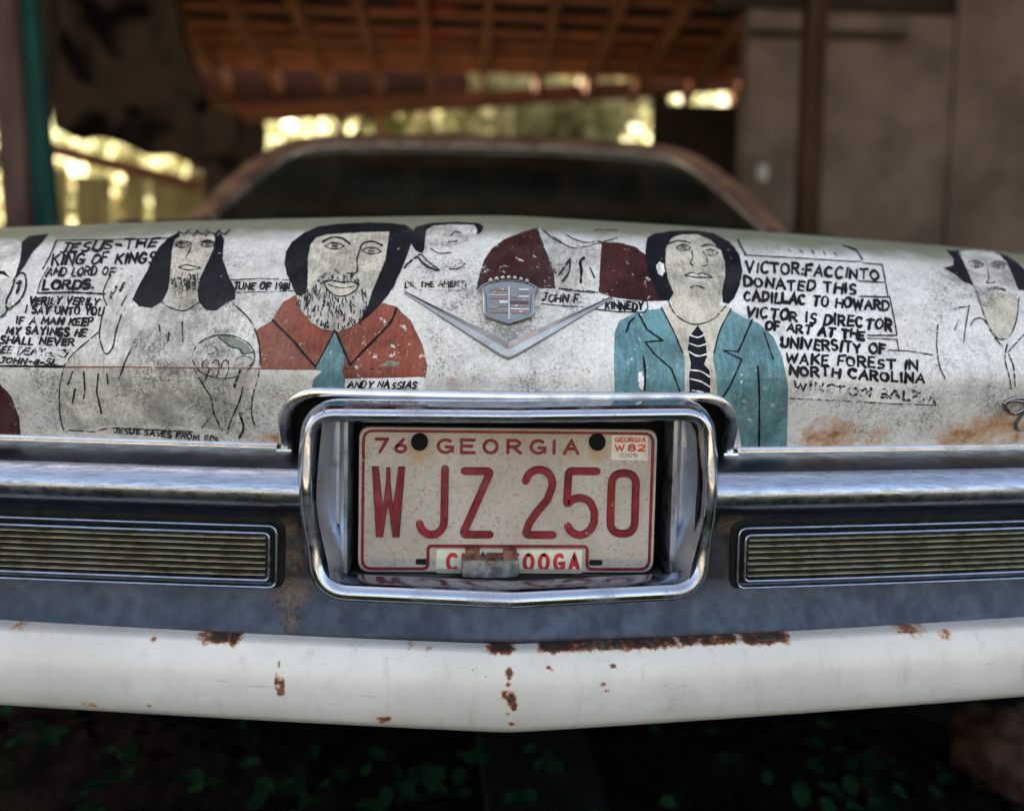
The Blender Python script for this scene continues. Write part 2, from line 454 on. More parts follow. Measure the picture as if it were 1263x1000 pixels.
class Decal:
    def __init__(s): s.v = []; s.f = []; s.m = []; s.k = 0
    def fill(s, pts, mi=0, layer=0, sm=0, rough=.6, g=9.0):
        P = [Vector((p[0], p[1])) for p in pts]
        if sm: P = catmull(P, sm, True)
        Q = []
        for i in range(len(P)):
            a, b = P[i], P[(i+1) % len(P)]; n = max(1, int((b-a).length/3))
            for k in range(n):
                q = a.lerp(b, k/n); o = rough*(mnoise.noise(Vector((q.x*.35, q.y*.35, 3)))+.5*mnoise.noise(Vector((q.x, q.y, 7))))
                q = q+Vector((o, -o)); Q.append(q)
        bm = bmesh.new(); vs = [bm.verts.new((q.x, q.y, 0)) for q in Q]
        for t in tessellate_polygon([[Vector((q.x, q.y, 0)) for q in Q]]):
            try: bm.faces.new([vs[i] for i in t])
            except ValueError: pass
        for ax in (0, 1):
            lo = min(q[ax] for q in Q); hi = max(q[ax] for q in Q); c = math.ceil(lo/g)*g
            while c < hi:
                no = (1, 0, 0) if ax == 0 else (0, 1, 0)
                bmesh.ops.bisect_plane(bm, geom=bm.verts[:]+bm.edges[:]+bm.faces[:], plane_co=Vector(no)*c, plane_no=no, dist=1e-4); c += g
        bm.verts.index_update(); n0 = len(s.v)
        s.v += [(v.co.x, v.co.y, layer) for v in bm.verts]
        for f in bm.faces: s.f.append([v.index+n0 for v in f.verts]); s.m.append(mi)
        bm.free()
    def stroke(s, pts, w, mi=0, layer=3, sm=0, wob=.25):
        if mi in (10, 11): w *= 1.22
        P = [Vector((p[0], p[1])) for p in pts]
        if sm: P = catmull(P, sm)
        P = resample(P, 3.5)
        ws = []
        for q in P:
            ws.append(w*(1+.62*mnoise.noise(Vector((q.x*.13, q.y*.13, 1))))); q += Vector((mnoise.noise(Vector((q.x*.15, q.y*.15, 5))), mnoise.noise(Vector((q.x*.15, q.y*.15, 9)))))*wob
        s.k = (s.k+1) % 9; la = layer+s.k*.22; n0 = len(s.v)
        rb = ribbon(P, ws)
        for l, r in rb: s.v += [(l.x, l.y, la), (r.x, r.y, la)]
        for i in range(len(rb)-1): s.f.append([n0+2*i, n0+2*i+1, n0+2*i+3, n0+2*i+2]); s.m.append(mi)
    def build(s, name, mats, parent=None, base=.00025, step=.00011):
        co = []; ok = []
        for x, y, l in s.v:
            h = lid_hit(x, y); ok.append(h is not None)
            co.append(h[0]+h[1]*(base+step*l) if h else Vector())
        used = {}; V = []; F = []; MI = []
        for f, mi in zip(s.f, s.m):
            if not all(ok[i] for i in f): continue
            pts = [co[i] for i in f]
            if max((p-pts[0]).length for p in pts) > .06: continue
            g = []
            for i in f:
                if i not in used: used[i] = len(V); V.append(co[i])
                g.append(used[i])
            F.append(g); MI.append(mi)
        me = bpy.data.meshes.new(name); me.from_pydata(V, [], F); me.polygons.foreach_set('material_index', MI); me.update()
        o = link(name, me, mats, parent or lid); set_attr(o, 'grime', field(GR)); return o

# a hand-lettered alphabet: strokes in a box one high
def arc(cx, cy, rx, ry, a0, a1, n=10): return [(cx+rx*math.cos(R(a0+(a1-a0)*i/n)), cy+ry*math.sin(R(a0+(a1-a0)*i/n))) for i in range(n+1)]
F = {
 'A': (.78, [[(0, 0), (.39, 1), (.78, 0)], [(.14, .36), (.64, .36)]]),
 'B': (.62, [[(0, 0), (0, 1)], [(0, 1)]+arc(.3, .76, .28, .24, 90, -90)+[(0, .52)], [(0, .52)]+arc(.32, .26, .3, .26, 90, -90)+[(0, 0)]]),
 'C': (.66, [arc(.38, .5, .38, .5, 50, 310, 14)]),
 'D': (.68, [[(0, 0), (0, 1)], [(0, 1)]+arc(.2, .5, .48, .5, 90, -90, 12)+[(0, 0)]]),
 'E': (.56, [[(.56, 1), (0, 1), (0, 0), (.56, 0)], [(0, .52), (.46, .52)]]),
 'F': (.54, [[(.54, 1), (0, 1), (0, 0)], [(0, .52), (.44, .52)]]),
 'G': (.72, [arc(.38, .5, .38, .5, 50, 330, 14), [(.40, .42), (.74, .42), (.74, .08)]]),
 'H': (.66, [[(0, 0), (0, 1)], [(.66, 0), (.66, 1)], [(0, .52), (.66, .52)]]),
 'I': (.18, [[(.09, 0), (.09, 1)]]),
 'J': (.50, [[(.1, 1), (.6, 1)], [(.38, 1), (.38, .25)]+arc(.19, .22, .19, .22, 0, -150, 8)]),
 'K': (.64, [[(0, 0), (0, 1)], [(.6, 1), (0, .45)], [(.18, .58), (.64, 0)]]),
 'L': (.52, [[(0, 1), (0, 0), (.52, 0)]]),
 'M': (.86, [[(0, 0), (.1, 1), (.43, .25), (.76, 1), (.86, 0)]]),
 'N': (.68, [[(0, 0), (0, 1), (.68, 0), (.68, 1)]]),
 'O': (.74, [arc(.37, .5, .37, .5, 95, 452, 18)]),
 'P': (.60, [[(0, 0), (0, 1)]+arc(.3, .74, .28, .26, 90, -90)+[(0, .48)]]),
 'Q': (.74, [arc(.37, .5, .37, .5, 95, 452, 18), [(.42, .3), (.78, -.08)]]),
 'R': (.64, [[(0, 0), (0, 1)]+arc(.3, .75, .28, .25, 90, -90)+[(0, .5)], [(.24, .5), (.64, 0)]]),
 'S': (.56, [arc(.29, .75, .27, .25, 40, 270, 10)+arc(.27, .25, .28, .25, 90, -140, 10)]),
 'T': (.70, [[(0, 1), (.70, 1)], [(.35, 1), (.35, 0)]]),
 'U': (.66, [[(0, 1), (0, .3)]+arc(.33, .3, .33, .3, 180, 360, 10)+[(.66, 1)]]),
 'V': (.70, [[(0, 1), (.35, 0), (.70, 1)]]),
 'W': (.98, [[(0, 1), (.24, 0), (.49, .8), (.74, 0), (.98, 1)]]),
 'X': (.66, [[(0, 0), (.66, 1)], [(.66, 0), (0, 1)]]),
 'Y': (.66, [[(0, 1), (.33, .48), (.66, 1)], [(.33, .48), (.33, 0)]]),
 'Z': (.60, [[(0, 1), (.6, 1), (0, 0), (.6, 0)]]),
 '-': (.40, [[(.02, .45), (.38, .45)]]), '.': (.10, [[(.03, .02), (.08, .06)]]), ':': (.10, [[(.03, .1), (.07, .14)], [(.03, .6), (.07, .64)]]),
 '0': (.62, [arc(.31, .5, .31, .5, 95, 452, 16)]), '1': (.14, [[(.07, 0), (.07, 1)]]), '5': (.56, [[(.5, 1), (.08, 1), (.03, .55)]+arc(.26, .3, .29, .30, 100, -150, 12)]),
 '8': (.58, [arc(.29, .75, .23, .24, 95, 452, 14), arc(.29, .26, .29, .26, 95, 452, 14)]), '9': (.56, [arc(.28, .7, .26, .28, 0, 360, 14)+[(.52, .35), (.42, 0)]]),
 '2': (.58, [arc(.29, .72, .28, .28, 160, -20, 10)+[(.0, 0), (.58, 0)]]), '4': (.6, [[(.45, 0), (.45, 1), (0, .32), (.6, .32)]]),
 '6': (.56, [[(.44, 1), (.1, .5)]+arc(.28, .28, .27, .28, 150, 510, 14)]), '7': (.56, [[(0, 1), (.56, 1), (.2, 0)]]),
}
def text_len(t, gap=.22, sp=.5): return sum((sp if c == ' ' else F[c][0]+gap) for c in t)-gap
def lettering(D, t, x0, y0, x1, y1, h, w, mi=0, slant=.0, jit=1.0, gap=.26, sp=.58, h1=None):
    """one hand-lettered line from baseline start to baseline end"""
    L = text_len(t, gap, sp); A = Vector((x0, y0)); B = Vector((x1, y1)); u = (B-A)/L; n = Vector((u.y, -u.x)).normalized(); pos = 0
    for c in t:
        if c == ' ': pos += sp; continue
        wd, st = F[c]; f = pos/L; hh = h+((h1 or h)-h)*f
        hh *= .88; hh *= 1+rnd.uniform(-.11, .11)*jit; dy = rnd.uniform(-.08, .08)*h*jit; sl = slant+rnd.uniform(-.10, .10)*jit; kx, ky = rnd.uniform(.88, 1.04), rnd.uniform(-.10, .10)
        for s_ in st:
            P = []
            for gx, gy in s_:
                P.append(A+u*(pos+gx*kx+sl*gy)+n*(gy*hh+dy+ky*(gx-.3)*h+rnd.uniform(-.035, .035)*h))
            D.stroke(P, w*1.2*rnd.uniform(.78, 1.22), mi, 3, 0, .3)
        pos += wd+gap

BLK = m_paint('black_brush_paint', (.011, .011, .013), .12, 0, .06, .5)
BLKW = m_paint('worn_black_line', (.015, .015, .017), .2, 0, .1, .6, alpha=.40)
BLKX = m_paint('flaking_black_line', (.017, .017, .019), .2, 0, .1, .6, alpha=.475)
RED = m_paint('brick_red_paint', (.20, .052, .030), .7, .6, .16)
TEAL = m_paint('teal_paint', (.105, .235, .265), .6, .6, .18)
MAROON = m_paint('maroon_paint', (.048, .015, .016), .8, .7, .10)
SKIN = m_paint('pale_putty_paint', (.52, .485, .40), .3, 1, .24)
GREYW = m_paint('grey_wash_paint', (.60, .59, .55), .3, 1, .34)
NAVY = m_paint('blue_black_paint', (.009, .011, .016), .22, 0, .05, .5)
WHITE = m_paint('fresh_white_paint', (.78, .77, .74), .2, .5, .15)
OLIVE = m_paint('grey_green_paint', (.17, .20, .16), .4, .6, .2)
BEARD = m_paint('beard_grey_paint', (.44, .415, .37), .3, .7, .2)
PM = [BLK, RED, TEAL, MAROON, SKIN, GREYW, NAVY, WHITE, OLIVE, BEARD, BLKW, BLKX]
kBLK, kRED, kTEAL, kMAR, kSKIN, kGRY, kNAVY, kWHT, kOLV, kBRD, kLN, kLX = range(12)

def eye(D, x, y, w, h, lw=1.2, brow=True, tilt=0.0):
    D.stroke([(x-w, y+tilt), (x-w*.5, y-h*.8), (x, y-h), (x+w*.5, y-h*.7), (x+w, y+.4-tilt)], lw, kLN, 4, 4)
    D.stroke([(x-w, y+tilt), (x-w*.3, y+h*.75), (x+w*.4, y+h*.7), (x+w, y+.4-tilt)], lw*.8, kLN, 4, 4)
    D.stroke(arc(x, y, h*.75, h*.75, 0, 350, 10), lw*.75, kLN, 4)
    D.stroke([(x-.4, y), (x+.5, y+.3)], h*.5, kLN, 5)
    if brow: D.stroke([(x-w*1.15, y-h*1.3), (x-w*.3, y-h*2.1), (x+w*.6, y-h*2.0), (x+w*1.2, y-h*1.3)], lw*2.0, kLN, 4, 4)
def hairs(D, poly, n, L, w, mi, ang=90, spread=25, layer=4):
    xs_ = [p[0] for p in poly]; ys_ = [p[1] for p in poly]
    def inside(x, y):
        c = False; j = len(poly)-1
        for i in range(len(poly)):
            if (poly[i][1] > y) != (poly[j][1] > y) and x < (poly[j][0]-poly[i][0])*(y-poly[i][1])/(poly[j][1]-poly[i][1])+poly[i][0]: c = not c
            j = i
        return c
    k = 0
    for _ in range(n*6):
        x = rnd.uniform(min(xs_), max(xs_)); y = rnd.uniform(min(ys_), max(ys_))
        if not inside(x, y): continue
        a = R(ang+rnd.uniform(-spread, spread)+(x-(min(xs_)+max(xs_))/2)*-.5); l = L*rnd.uniform(.6, 1.3)
        D.stroke([(x, y), (x+l*.5*math.cos(a)+rnd.uniform(-.6, .6), y+l*.5*math.sin(a)), (x+l*math.cos(a), y+l*math.sin(a))], w, mi, layer, 0, .1); k += 1
        if k >= n: break
def C2(l, k=.3, ox=300, oy=260): return [(ox+p[0]*k, oy+p[1]*k) for p in l]

portraits = []
# bearded man in a brick red jacket with a teal tie
D = Decal()
q = lambda l: C2(l)
D.fill(q([(55, 490), (120, 450), (135, 420), (165, 375), (218, 345), (300, 380), (480, 380), (565, 378), (628, 393), (690, 455), (735, 545), (758, 640), (750, 686), (415, 690), (330, 655), (75, 652)]), kRED, 0)
D.fill(q([(268, 150), (300, 110), (430, 92), (600, 88), (597, 140), (588, 200), (560, 265), (520, 345), (512, 400), (440, 420), (300, 420), (262, 340), (262, 240)]), kSKIN, 1.2)
D.fill(q([(218, 348), (262, 330), (285, 290), (310, 265), (345, 252), (400, 262), (455, 262), (480, 285), (508, 320), (517, 385), (500, 425), (468, 462), (430, 485), (380, 494), (330, 488), (282, 462), (240, 412)]), kBRD, 2)
D.fill(q([(378, 496), (400, 555), (420, 588), (413, 640), (405, 655), (420, 692), (416, 733), (280, 737), (290, 690), (322, 662), (300, 645), (340, 570)]), kTEAL, 2.4)
D.fill(q([(262, 336), (240, 352), (217, 345), (198, 300), (180, 262), (170, 215), (176, 170), (200, 130), (250, 92), (310, 66), (400, 54), (520, 50), (610, 53), (672, 60), (697, 82), (694, 125), (676, 180), (652, 240), (625, 295), (598, 345), (560, 390), (520, 430), (470, 468), (488, 440), (515, 385), (530, 335), (560, 262), (584, 205), (594, 140), (601, 87), (520, 88), (430, 93), (350, 97), (300, 112), (278, 140), (265, 200), (266, 270)]), kNAVY, 2.6, rough=.9)
D.fill(q([(335, 300), (365, 288), (410, 293), (470, 305), (455, 335), (420, 352), (385, 350), (350, 330)]), kSKIN, 3)
bp = q([(225, 352), (290, 300), (330, 262), (345, 290), (335, 320), (385, 360), (440, 350), (478, 300), (508, 325), (512, 390), (480, 450), (380, 490), (290, 465), (240, 410)])
hairs(D, bp, 170, 6, 1.0, kLN, 88, 22)
hairs(D, q([(300, 285), (350, 245), (400, 258), (450, 250), (500, 280), (480, 300), (400, 285), (320, 300)]), 40, 5, 1.0, kLN, 110, 35)
for x, y, t in ((376, 148, 1), (528, 168, -1)): eye(D, 300+x*.3, 260+y*.3, 12, 4.6, 1.2, False, t*.3)
D.stroke(q([(328, 130), (365, 112), (405, 115), (438, 138)]), 2.8, kBLK, 4, 5)
D.stroke(q([(480, 160), (492, 138), (530, 128), (572, 145)]), 2.4, kBLK, 4, 5)
D.stroke(q([(482, 160), (468, 200), (470, 245), (455, 260), (425, 258)]), 1.5, kLN, 4, 5)
D.stroke(q([(378, 245), (392, 258)]), 1.2, kLN, 4)
D.stroke(q([(332, 298), (360, 288), (400, 296), (440, 294), (478, 303)]), 1.5, kBLK, 5, 5)
D.stroke(q([(332, 298), (350, 330), (385, 352), (425, 350), (460, 330), (478, 303)]), 1.6, kBLK, 5, 5)
D.stroke(q([(350, 306), (400, 318), (450, 314), (470, 305)]), 1.2, kLN, 5, 5)
D.stroke(q([(122, 452), (160, 490), (210, 540), (255, 595), (298, 640)]), 2.8, kBLK, 4, 4)
D.stroke(q([(300, 640), (340, 565), (376, 496)]), 1.6, kBLK, 4)
D.stroke(q([(380, 496), (412, 570), (440, 635)]), 2.6, kBLK, 4)
D.stroke(q([(440, 635), (500, 570), (570, 500), (612, 450), (630, 400)]), 2.6, kBLK, 4, 4)
D.stroke(q([(410, 648), (560, 650), (750, 652)]), 1.0, kLX, 4)
for pts in ([(555, 640), (600, 615), (650, 625), (610, 640)], [(575, 640), (615, 628), (640, 640)]): D.fill(q(pts), kOLV, 2.9, rough=1.2)
portraits.append((D, 'bearded dark haired man in a brick red jacket with a teal tie'))

# dark haired man in a teal suit with a striped tie
D = Decal(); q = lambda l: C2(l, .3, 600, 260)
D.fill(q([(527, 500), (545, 455), (600, 425), (665, 408), (715, 402), (760, 430), (960, 430), (1000, 405), (1060, 440), (1120, 462), (1180, 520), (1215, 600), (1240, 720), (1235, 970), (1050, 975), (1036, 890), (1010, 840), (960, 790), (900, 765), (820, 752), (527, 742), (524, 640)]), kTEAL, 0)
D.fill(q([(720, 400), (755, 385), (980, 390), (1005, 405), (960, 490), (930, 600), (945, 680), (948, 770), (900, 760), (815, 750), (815, 600), (770, 510)]), kSKIN, 1)
D.fill(q([(738, 150), (770, 105), (850, 92), (930, 110), (972, 160), (982, 230), (975, 320), (955, 400), (920, 445), (875, 466), (830, 455), (785, 420), (758, 370), (738, 270)]), kSKIN, 1.8)
D.fill(q([(770, 340), (750, 370), (722, 372), (700, 345), (680, 290), (660, 230), (653, 165), (660, 115), (690, 95), (760, 84), (850, 82), (930, 92), (1000, 130), (1040, 180), (1052, 250), (1040, 310), (1018, 360), (995, 384), (970, 378), (968, 330), (982, 270), (980, 210), (962, 165), (925, 125), (870, 100), (800, 100), (760, 115), (738, 155), (735, 220), (748, 290)]), kNAVY, 2.3, rough=.8)
D.fill(q([(698, 225), (712, 210), (728, 222), (734, 250), (722, 270), (704, 262)]), kWHT, 3)
D.fill(q([(868, 472), (888, 500), (903, 545), (906, 600), (893, 632), (918, 660), (920, 745), (910, 755), (836, 750), (832, 680), (840, 630), (828, 570), (832, 520)]), kNAVY, 2.4)
for a, b, c in (((838, 512), (868, 522), (898, 508)), ((832, 545), (868, 557), (904, 548)), ((832, 580), (868, 598), (904, 590)), ((838, 655), (880, 660), (916, 682)), ((836, 690), (880, 700), (918, 722)), ((845, 735), (880, 742), (900, 752))): D.stroke(q([a, b, c]), 1.7, kWHT, 4, 4)
for x, y, t in ((810, 155, 1), (922, 175, -1)): eye(D, 600+x*.3, 260+y*.3, 9, 4.2, 1.1, False, t*.3)
D.stroke(q([(748, 138), (790, 125), (838, 135)]), 1.7, kLN, 4, 4); D.stroke(q([(885, 148), (925, 142), (970, 165)]), 1.9, kLN, 4, 4)
D.stroke(q([(842, 165), (848, 195), (838, 215), (848, 228)]), 1.2, kLN, 4, 4); D.stroke(q([(888, 170), (905, 200), (908, 222), (892, 230)]), 1.2, kLN, 4, 4)
D.fill(q([(815, 268), (845, 252), (868, 258), (890, 255), (925, 275), (895, 292), (850, 290)]), kGRY, 3)
D.stroke(q([(812, 268), (845, 256), (868, 262), (890, 258), (928, 276)]), 1.2, kLN, 4, 4); D.stroke(q([(820, 270), (868, 276), (925, 277)]), 1.5, kLN, 4, 4)
D.stroke(q([(835, 318), (865, 310), (895, 322)]), 1.3, kLN, 4, 4)
D.stroke(q([(748, 370), (760, 405), (790, 440), (840, 466), (890, 464), (940, 440), (985, 390)]), 1.3, kLN, 4, 4)
D.stroke(q([(718, 398), (770, 500), (806, 585)]), 1.6, kBLK, 4, 4); D.stroke(q([(1005, 405), (960, 490), (935, 585)]), 1.6, kBLK, 4, 4)
D.stroke(q([(625, 425), (660, 490), (725, 535), (652, 540), (690, 590), (760, 650), (795, 740)]), 2.0, kBLK, 4)
D.stroke(q([(1092, 448), (1035, 580), (970, 575), (1050, 612), (1000, 720), (965, 775)]), 1.9, kBLK, 4)
D.stroke(q([(645, 600), (652, 660), (650, 735)]), 2.4, kBLK, 4); D.stroke(q([(608, 440), (588, 460), (574, 498)]), 2.2, kBLK, 4)
D.stroke(q([(1115, 640), (1122, 760), (1120, 965)]), 2.2, kBLK, 4); D.stroke(q([(1140, 500), (1160, 560), (1178, 610)]), 1.8, kBLK, 4)
D.fill(q([(623, 665), (640, 660), (650, 690), (645, 735), (628, 730)]), kWHT, 3, rough=1.2)
portraits.append((D, 'clean shaven dark haired man in a teal suit with a striped tie'))

# long haired bearded figure in a grey robe, raised hand, small globe
D = Decal(); q = lambda l: C2(l, .3, 0, 260)
D.fill(q([(245, 760), (262, 640), (400, 500), (410, 420), (440, 300), (520, 230), (560, 330), (600, 400), (680, 390), (830, 400), (960, 380), (1035, 460), (1070, 560), (1062, 680), (1030, 800), (1040, 920), (830, 890), (460, 880), (320, 905), (250, 860)]), kGRY, 0, 3, 1.2)
D.fill(q([(705, 140), (730, 110), (880, 105), (890, 160), (860, 230), (830, 290), (820, 370), (760, 412), (690, 370), (690, 250)]), kSKIN, 1)
D.fill(q([(742, 105), (720, 120), (708, 160), (702, 230), (698, 290), (690, 330), (665, 375), (625, 400), (575, 395), (545, 365), (570, 310), (605, 250), (625, 200), (655, 150), (695, 110), (735, 92)]), kNAVY, 2.2, rough=.7)
D.fill(q([(885, 110), (878, 160), (850, 220), (822, 280), (812, 330), (818, 380), (850, 410), (890, 412), (930, 380), (966, 365), (968, 325), (940, 270), (915, 200), (922, 120), (910, 95)]), kNAVY, 2.2, rough=.7)
for x in (735, 770, 810, 860, 900): D.stroke(q([(x-15, 108), (x, 88), (x+25, 100), (x+45, 80)]), 1.5, kLN, 4)
for x, y, t in ((750, 145, 0), (855, 142, 0)): eye(D, x*.3, 260+y*.3, 8.5, 3.6, 1.2, False, t)
D.stroke(q([(722, 135), (750, 126), (785, 135)]), 1.6, kLN, 4, 4); D.stroke(q([(828, 130), (855, 124), (880, 132)]), 1.6, kLN, 4, 4)
D.stroke(q([(785, 140), (780, 170), (764, 195), (785, 210), (802, 203)]), 1.2, kLN, 4, 4)
D.stroke(q([(735, 235), (765, 224), (785, 228), (825, 236)]), 1.4, kBLK, 4, 4); D.stroke(q([(735, 236), (780, 246), (825, 238)]), 1.3, kBLK, 4, 4)
hairs(D, q([(705, 240), (735, 250), (820, 250), (815, 290), (790, 318), (730, 312), (700, 290)]), 70, 6, 1.1, kLN, 88, 15)
D.stroke(q([(668, 378), (700, 400), (760, 412), (815, 380)]), 1.1, kLN, 4, 4)
D.stroke(q([(960, 385), (1010, 430), (1045, 480), (1068, 560), (1066, 660), (1040, 760), (1035, 830), (1048, 880)]), 1.5, kLN, 4, 4)
D.stroke(q([(262, 640), (300, 590), (370, 530), (405, 500)]), 1.3, kLN, 4, 4)
D.stroke(q([(262, 650), (245, 740), (248, 840), (262, 900)]), 1.3, kLN, 4, 4)
D.stroke(q([(430, 395), (410, 500), (420, 560), (440, 590), (465, 560), (480, 490), (500, 430)]), 1.5, kLN, 4, 4)
D.stroke(q([(440, 390), (425, 340), (455, 270), (505, 240), (540, 270), (530, 330), (500, 390)]), 1.2, kLX, 4, 4)
for a in ((470, 345, 480, 310), (495, 330, 512, 300), (455, 360, 462, 340)): D.stroke(q([(a[0], a[1]), (a[2], a[3])]), 2.6, kLX, 4)
for l in ([(300, 660), (280, 715)], [(345, 660), (350, 730), (345, 770)], [(405, 670), (398, 740), (418, 830)], [(440, 670), (445, 710)], [(310, 730), (298, 790)], [(560, 530), (520, 610), (490, 690)], [(695, 500), (692, 535)], [(655, 470), (660, 500)], [(750, 460), (752, 540)]): D.stroke(q(l), 1.7, kLN, 4)
# the globe it holds
D.fill(q(arc(920, 600, 128, 88, 0, 350, 24)), kGRY, 2, 0, .8)
D.stroke(q(arc(920, 600, 128, 88, 0, 357, 30)), 1.3, kLN, 4)
D.fill(q([(905, 515), (960, 518), (1010, 545), (1042, 585), (1000, 590), (975, 568), (940, 560), (925, 540)]), kOLV, 2.6)
D.stroke(q([(900, 520), (930, 545), (950, 560), (985, 570), (1000, 590), (1042, 583)]), 1.3, kLN, 4, 3)
D.stroke(q(arc(1005, 620, 34, 22, 0, 350, 16)), 1.2, kLX, 4); D.stroke(q([(860, 590), (900, 575), (880, 560)]), 1.2, kLX, 4)
for x in (850, 890, 930): D.stroke(q([(x-20, 650), (x-12, 620), (x+8, 618), (x+10, 655), (x-5, 690)]), 1.3, kLN, 4, 4)
D.stroke(q([(965, 720), (975, 690), (990, 650)]), 2.6, kLN, 4)
D.stroke(q([(800, 650), (840, 720), (870, 770), (880, 830), (920, 910)]), 1.4, kLN, 4, 4); D.stroke(q([(1000, 720), (985, 780), (955, 850), (935, 910)]), 1.6, kLN, 4, 4)
D.stroke(q([(885, 825), (830, 890)]), 1.3, kLN, 4); D.stroke(q([(985, 830), (1002, 890), (985, 930)]), 2.6, kLN, 4, 4)
portraits.append((D, 'long haired bearded figure in a grey robe holding a small globe'))

# maroon coat of an upper figure whose face is worn away, white shirt front
D = Decal(); q = lambda l: C2(l, .2534, 480, 260)
D.fill(q([(715, 85), (640, 108), (560, 140), (500, 185), (462, 240), (440, 310), (425, 382), (465, 385), (480, 370), (690, 372), (735, 378), (810, 380), (800, 300), (765, 215), (740, 150)]), kMAR, 1.2)
D.fill(q([(1035, 155), (1120, 155), (1200, 178), (1260, 225), (1285, 320), (1330, 440), (1240, 440), (1100, 425), (1020, 400), (1025, 280)]), kMAR, 1.2)
D.fill(q([(722, 85), (830, 130), (1030, 150), (1035, 250), (1022, 370), (820, 375), (800, 290), (765, 215)]), kGRY, .4, 0, 1.2)
for l, w in (([(720, 85), (760, 200), (810, 310)], 1.2), ([(745, 95), (800, 140), (840, 160)], 1.3), ([(860, 120), (940, 155), (1030, 150)], 1.1), ([(800, 130), (880, 180), (940, 180), (1020, 160), (1110, 135)], 1.2),
             ([(880, 235), (830, 310), (815, 325)], 2.2), ([(880, 240), (875, 300), (845, 345)], 2.0), ([(975, 275), (1000, 330)], 1.6), ([(1000, 95), (1110, 98)], .9)): D.stroke(q(l), w, kLN, 4, 4)
D.stroke(q([(948, 232), (930, 250), (935, 300), (932, 350)]), 3.4, kBLK, 4, 4)
D.stroke(q([(825, 380), (900, 390), (1010, 400)]), 2.4, kBLKW if False else kLN, 4)
portraits.append((D, 'worn figure in an open maroon coat over a white shirt'))

# faded smaller head beside it
D = Decal()
D.fill(q([(180, 95), (220, 68), (420, 66), (425, 110), (380, 150), (300, 175), (200, 170), (175, 140)]), kGRY, .6, 0, 1)
D.fill(q([(105, 120), (130, 80), (200, 62), (330, 56), (440, 62), (458, 80), (450, 105), (430, 115), (428, 85), (410, 70), (300, 68), (215, 74), (182, 95), (176, 130), (172, 190), (160, 208), (130, 195), (108, 165)]), kNAVY, 1.4)
for l, w in (([(150, 215), (90, 260), (50, 315)], 2.2), ([(135, 222), (180, 270), (240, 295)], 2.0), ([(160, 215), (190, 250), (245, 290)], 1.5), ([(300, 125), (320, 105), (345, 110)], 1.4), ([(290, 155), (330, 150)], 1.2), ([(200, 185), (245, 210), (300, 205)], 1.2), ([(280, 285), (330, 285), (370, 260)], 1.1), ([(95, 165), (60, 270), (15, 385)], 1.2)): D.stroke(q(l), w, kLN, 4, 4)
portraits.append((D, 'faded pale head with a black cap of hair above the chrome chevron'))

# bearded face at the right end
D = Decal(); q = lambda l: C2(l, .3, 900, 260)
D.fill(q([(945, 165), (1100, 165), (1160, 230), (1185, 340), (1185, 430), (1150, 510), (1115, 528), (1070, 490), (1040, 410), (1005, 310), (970, 230)]), kGRY, .6, 0, 1)
D.fill(q([(1050, 345), (1180, 345), (1185, 430), (1150, 510), (1115, 527), (1070, 490), (1045, 410)]), kSKIN, 1.4, 0, 1)
D.fill(q([(890, 162), (935, 168), (960, 210), (978, 250), (1003, 310), (960, 292), (925, 262), (880, 236), (918, 225), (922, 200)]), kNAVY, 2)
D.fill(q([(1100, 175), (1140, 185), (1190, 220), (1240, 270), (1245, 335), (1185, 325), (1165, 270), (1140, 215)]), kNAVY, 2)
D.stroke(q([(935, 168), (1000, 160), (1060, 165), (1110, 180)]), 1.6, kLN, 4, 4)
for x, y in ((1015, 228), (1105, 232)): eye(D, 900+x*.3, 260+y*.3, 7.5, 3.0, 1.1, False, 0)
D.stroke(q([(980, 215), (1010, 208), (1045, 222)]), 1.4, kLN, 4, 4); D.stroke(q([(1075, 220), (1105, 212), (1135, 222)]), 1.3, kLN, 4, 4)
D.stroke(q([(1060, 240), (1065, 280), (1055, 298), (1090, 296)]), 1.1, kLN, 4, 4)
D.stroke(q([(1055, 330), (1090, 318), (1130, 328)]), 2.4, kLN, 4, 4)
D.stroke(q([(1005, 312), (1035, 400), (1060, 470), (1090, 515), (1115, 530), (1150, 515), (1178, 450), (1188, 360)]), 1.2, kLN, 4, 4)
for l in ([(990, 470), (1010, 445), (1045, 450), (1080, 510), (1120, 560)], [(855, 470), (850, 560), (862, 640), (885, 690)], [(1140, 550), (1130, 610), (1150, 690), (1155, 730)], [(1145, 590), (1165, 640), (1172, 720)], [(1145, 580), (1190, 530), (1210, 510)], [(985, 390), (970, 470), (962, 540)], [(925, 405), (955, 398), (985, 395)], [(940, 450), (925, 490)]): D.stroke(q(l), 1.3, kLN, 4, 4)
portraits.append((D, 'bald bearded face in thin grey outline'))

# the part of a head at the left edge of the lid
D = Decal(); q = lambda l: C2(l, .3, 0, 260)
D.fill(q([(-260, 140), (-100, 118), (60, 118), (95, 135), (70, 260), (40, 330), (50, 400), (-20, 450), (-260, 460)]), kGRY, .6, 0, 1)
D.fill(q([(200, 95), (120, 105), (90, 130), (85, 200), (65, 265), (45, 300), (62, 280), (100, 230), (135, 170), (175, 130)]), kNAVY, 2)
D.fill(q([(-60, 240), (20, 250), (45, 280), (10, 262), (-60, 262)]), kBLK, 2)
D.stroke(q([(60, 290), (75, 262), (102, 262), (108, 310), (90, 360), (60, 390), (30, 410), (28, 370), (48, 330), (60, 290)]), 2.0, kLN, 4, 3)
D.stroke(q([(72, 300), (85, 295), (70, 340)]), 3.0, kLN, 4, 4)
D.stroke(q([(35, 400), (20, 430), (0, 440)]), 1.6, kLN, 4)
D.fill(q([(-240, 700), (-90, 640), (-20, 690), (45, 760), (80, 850), (86, 925), (-240, 920)]), kMAR, 1.2)
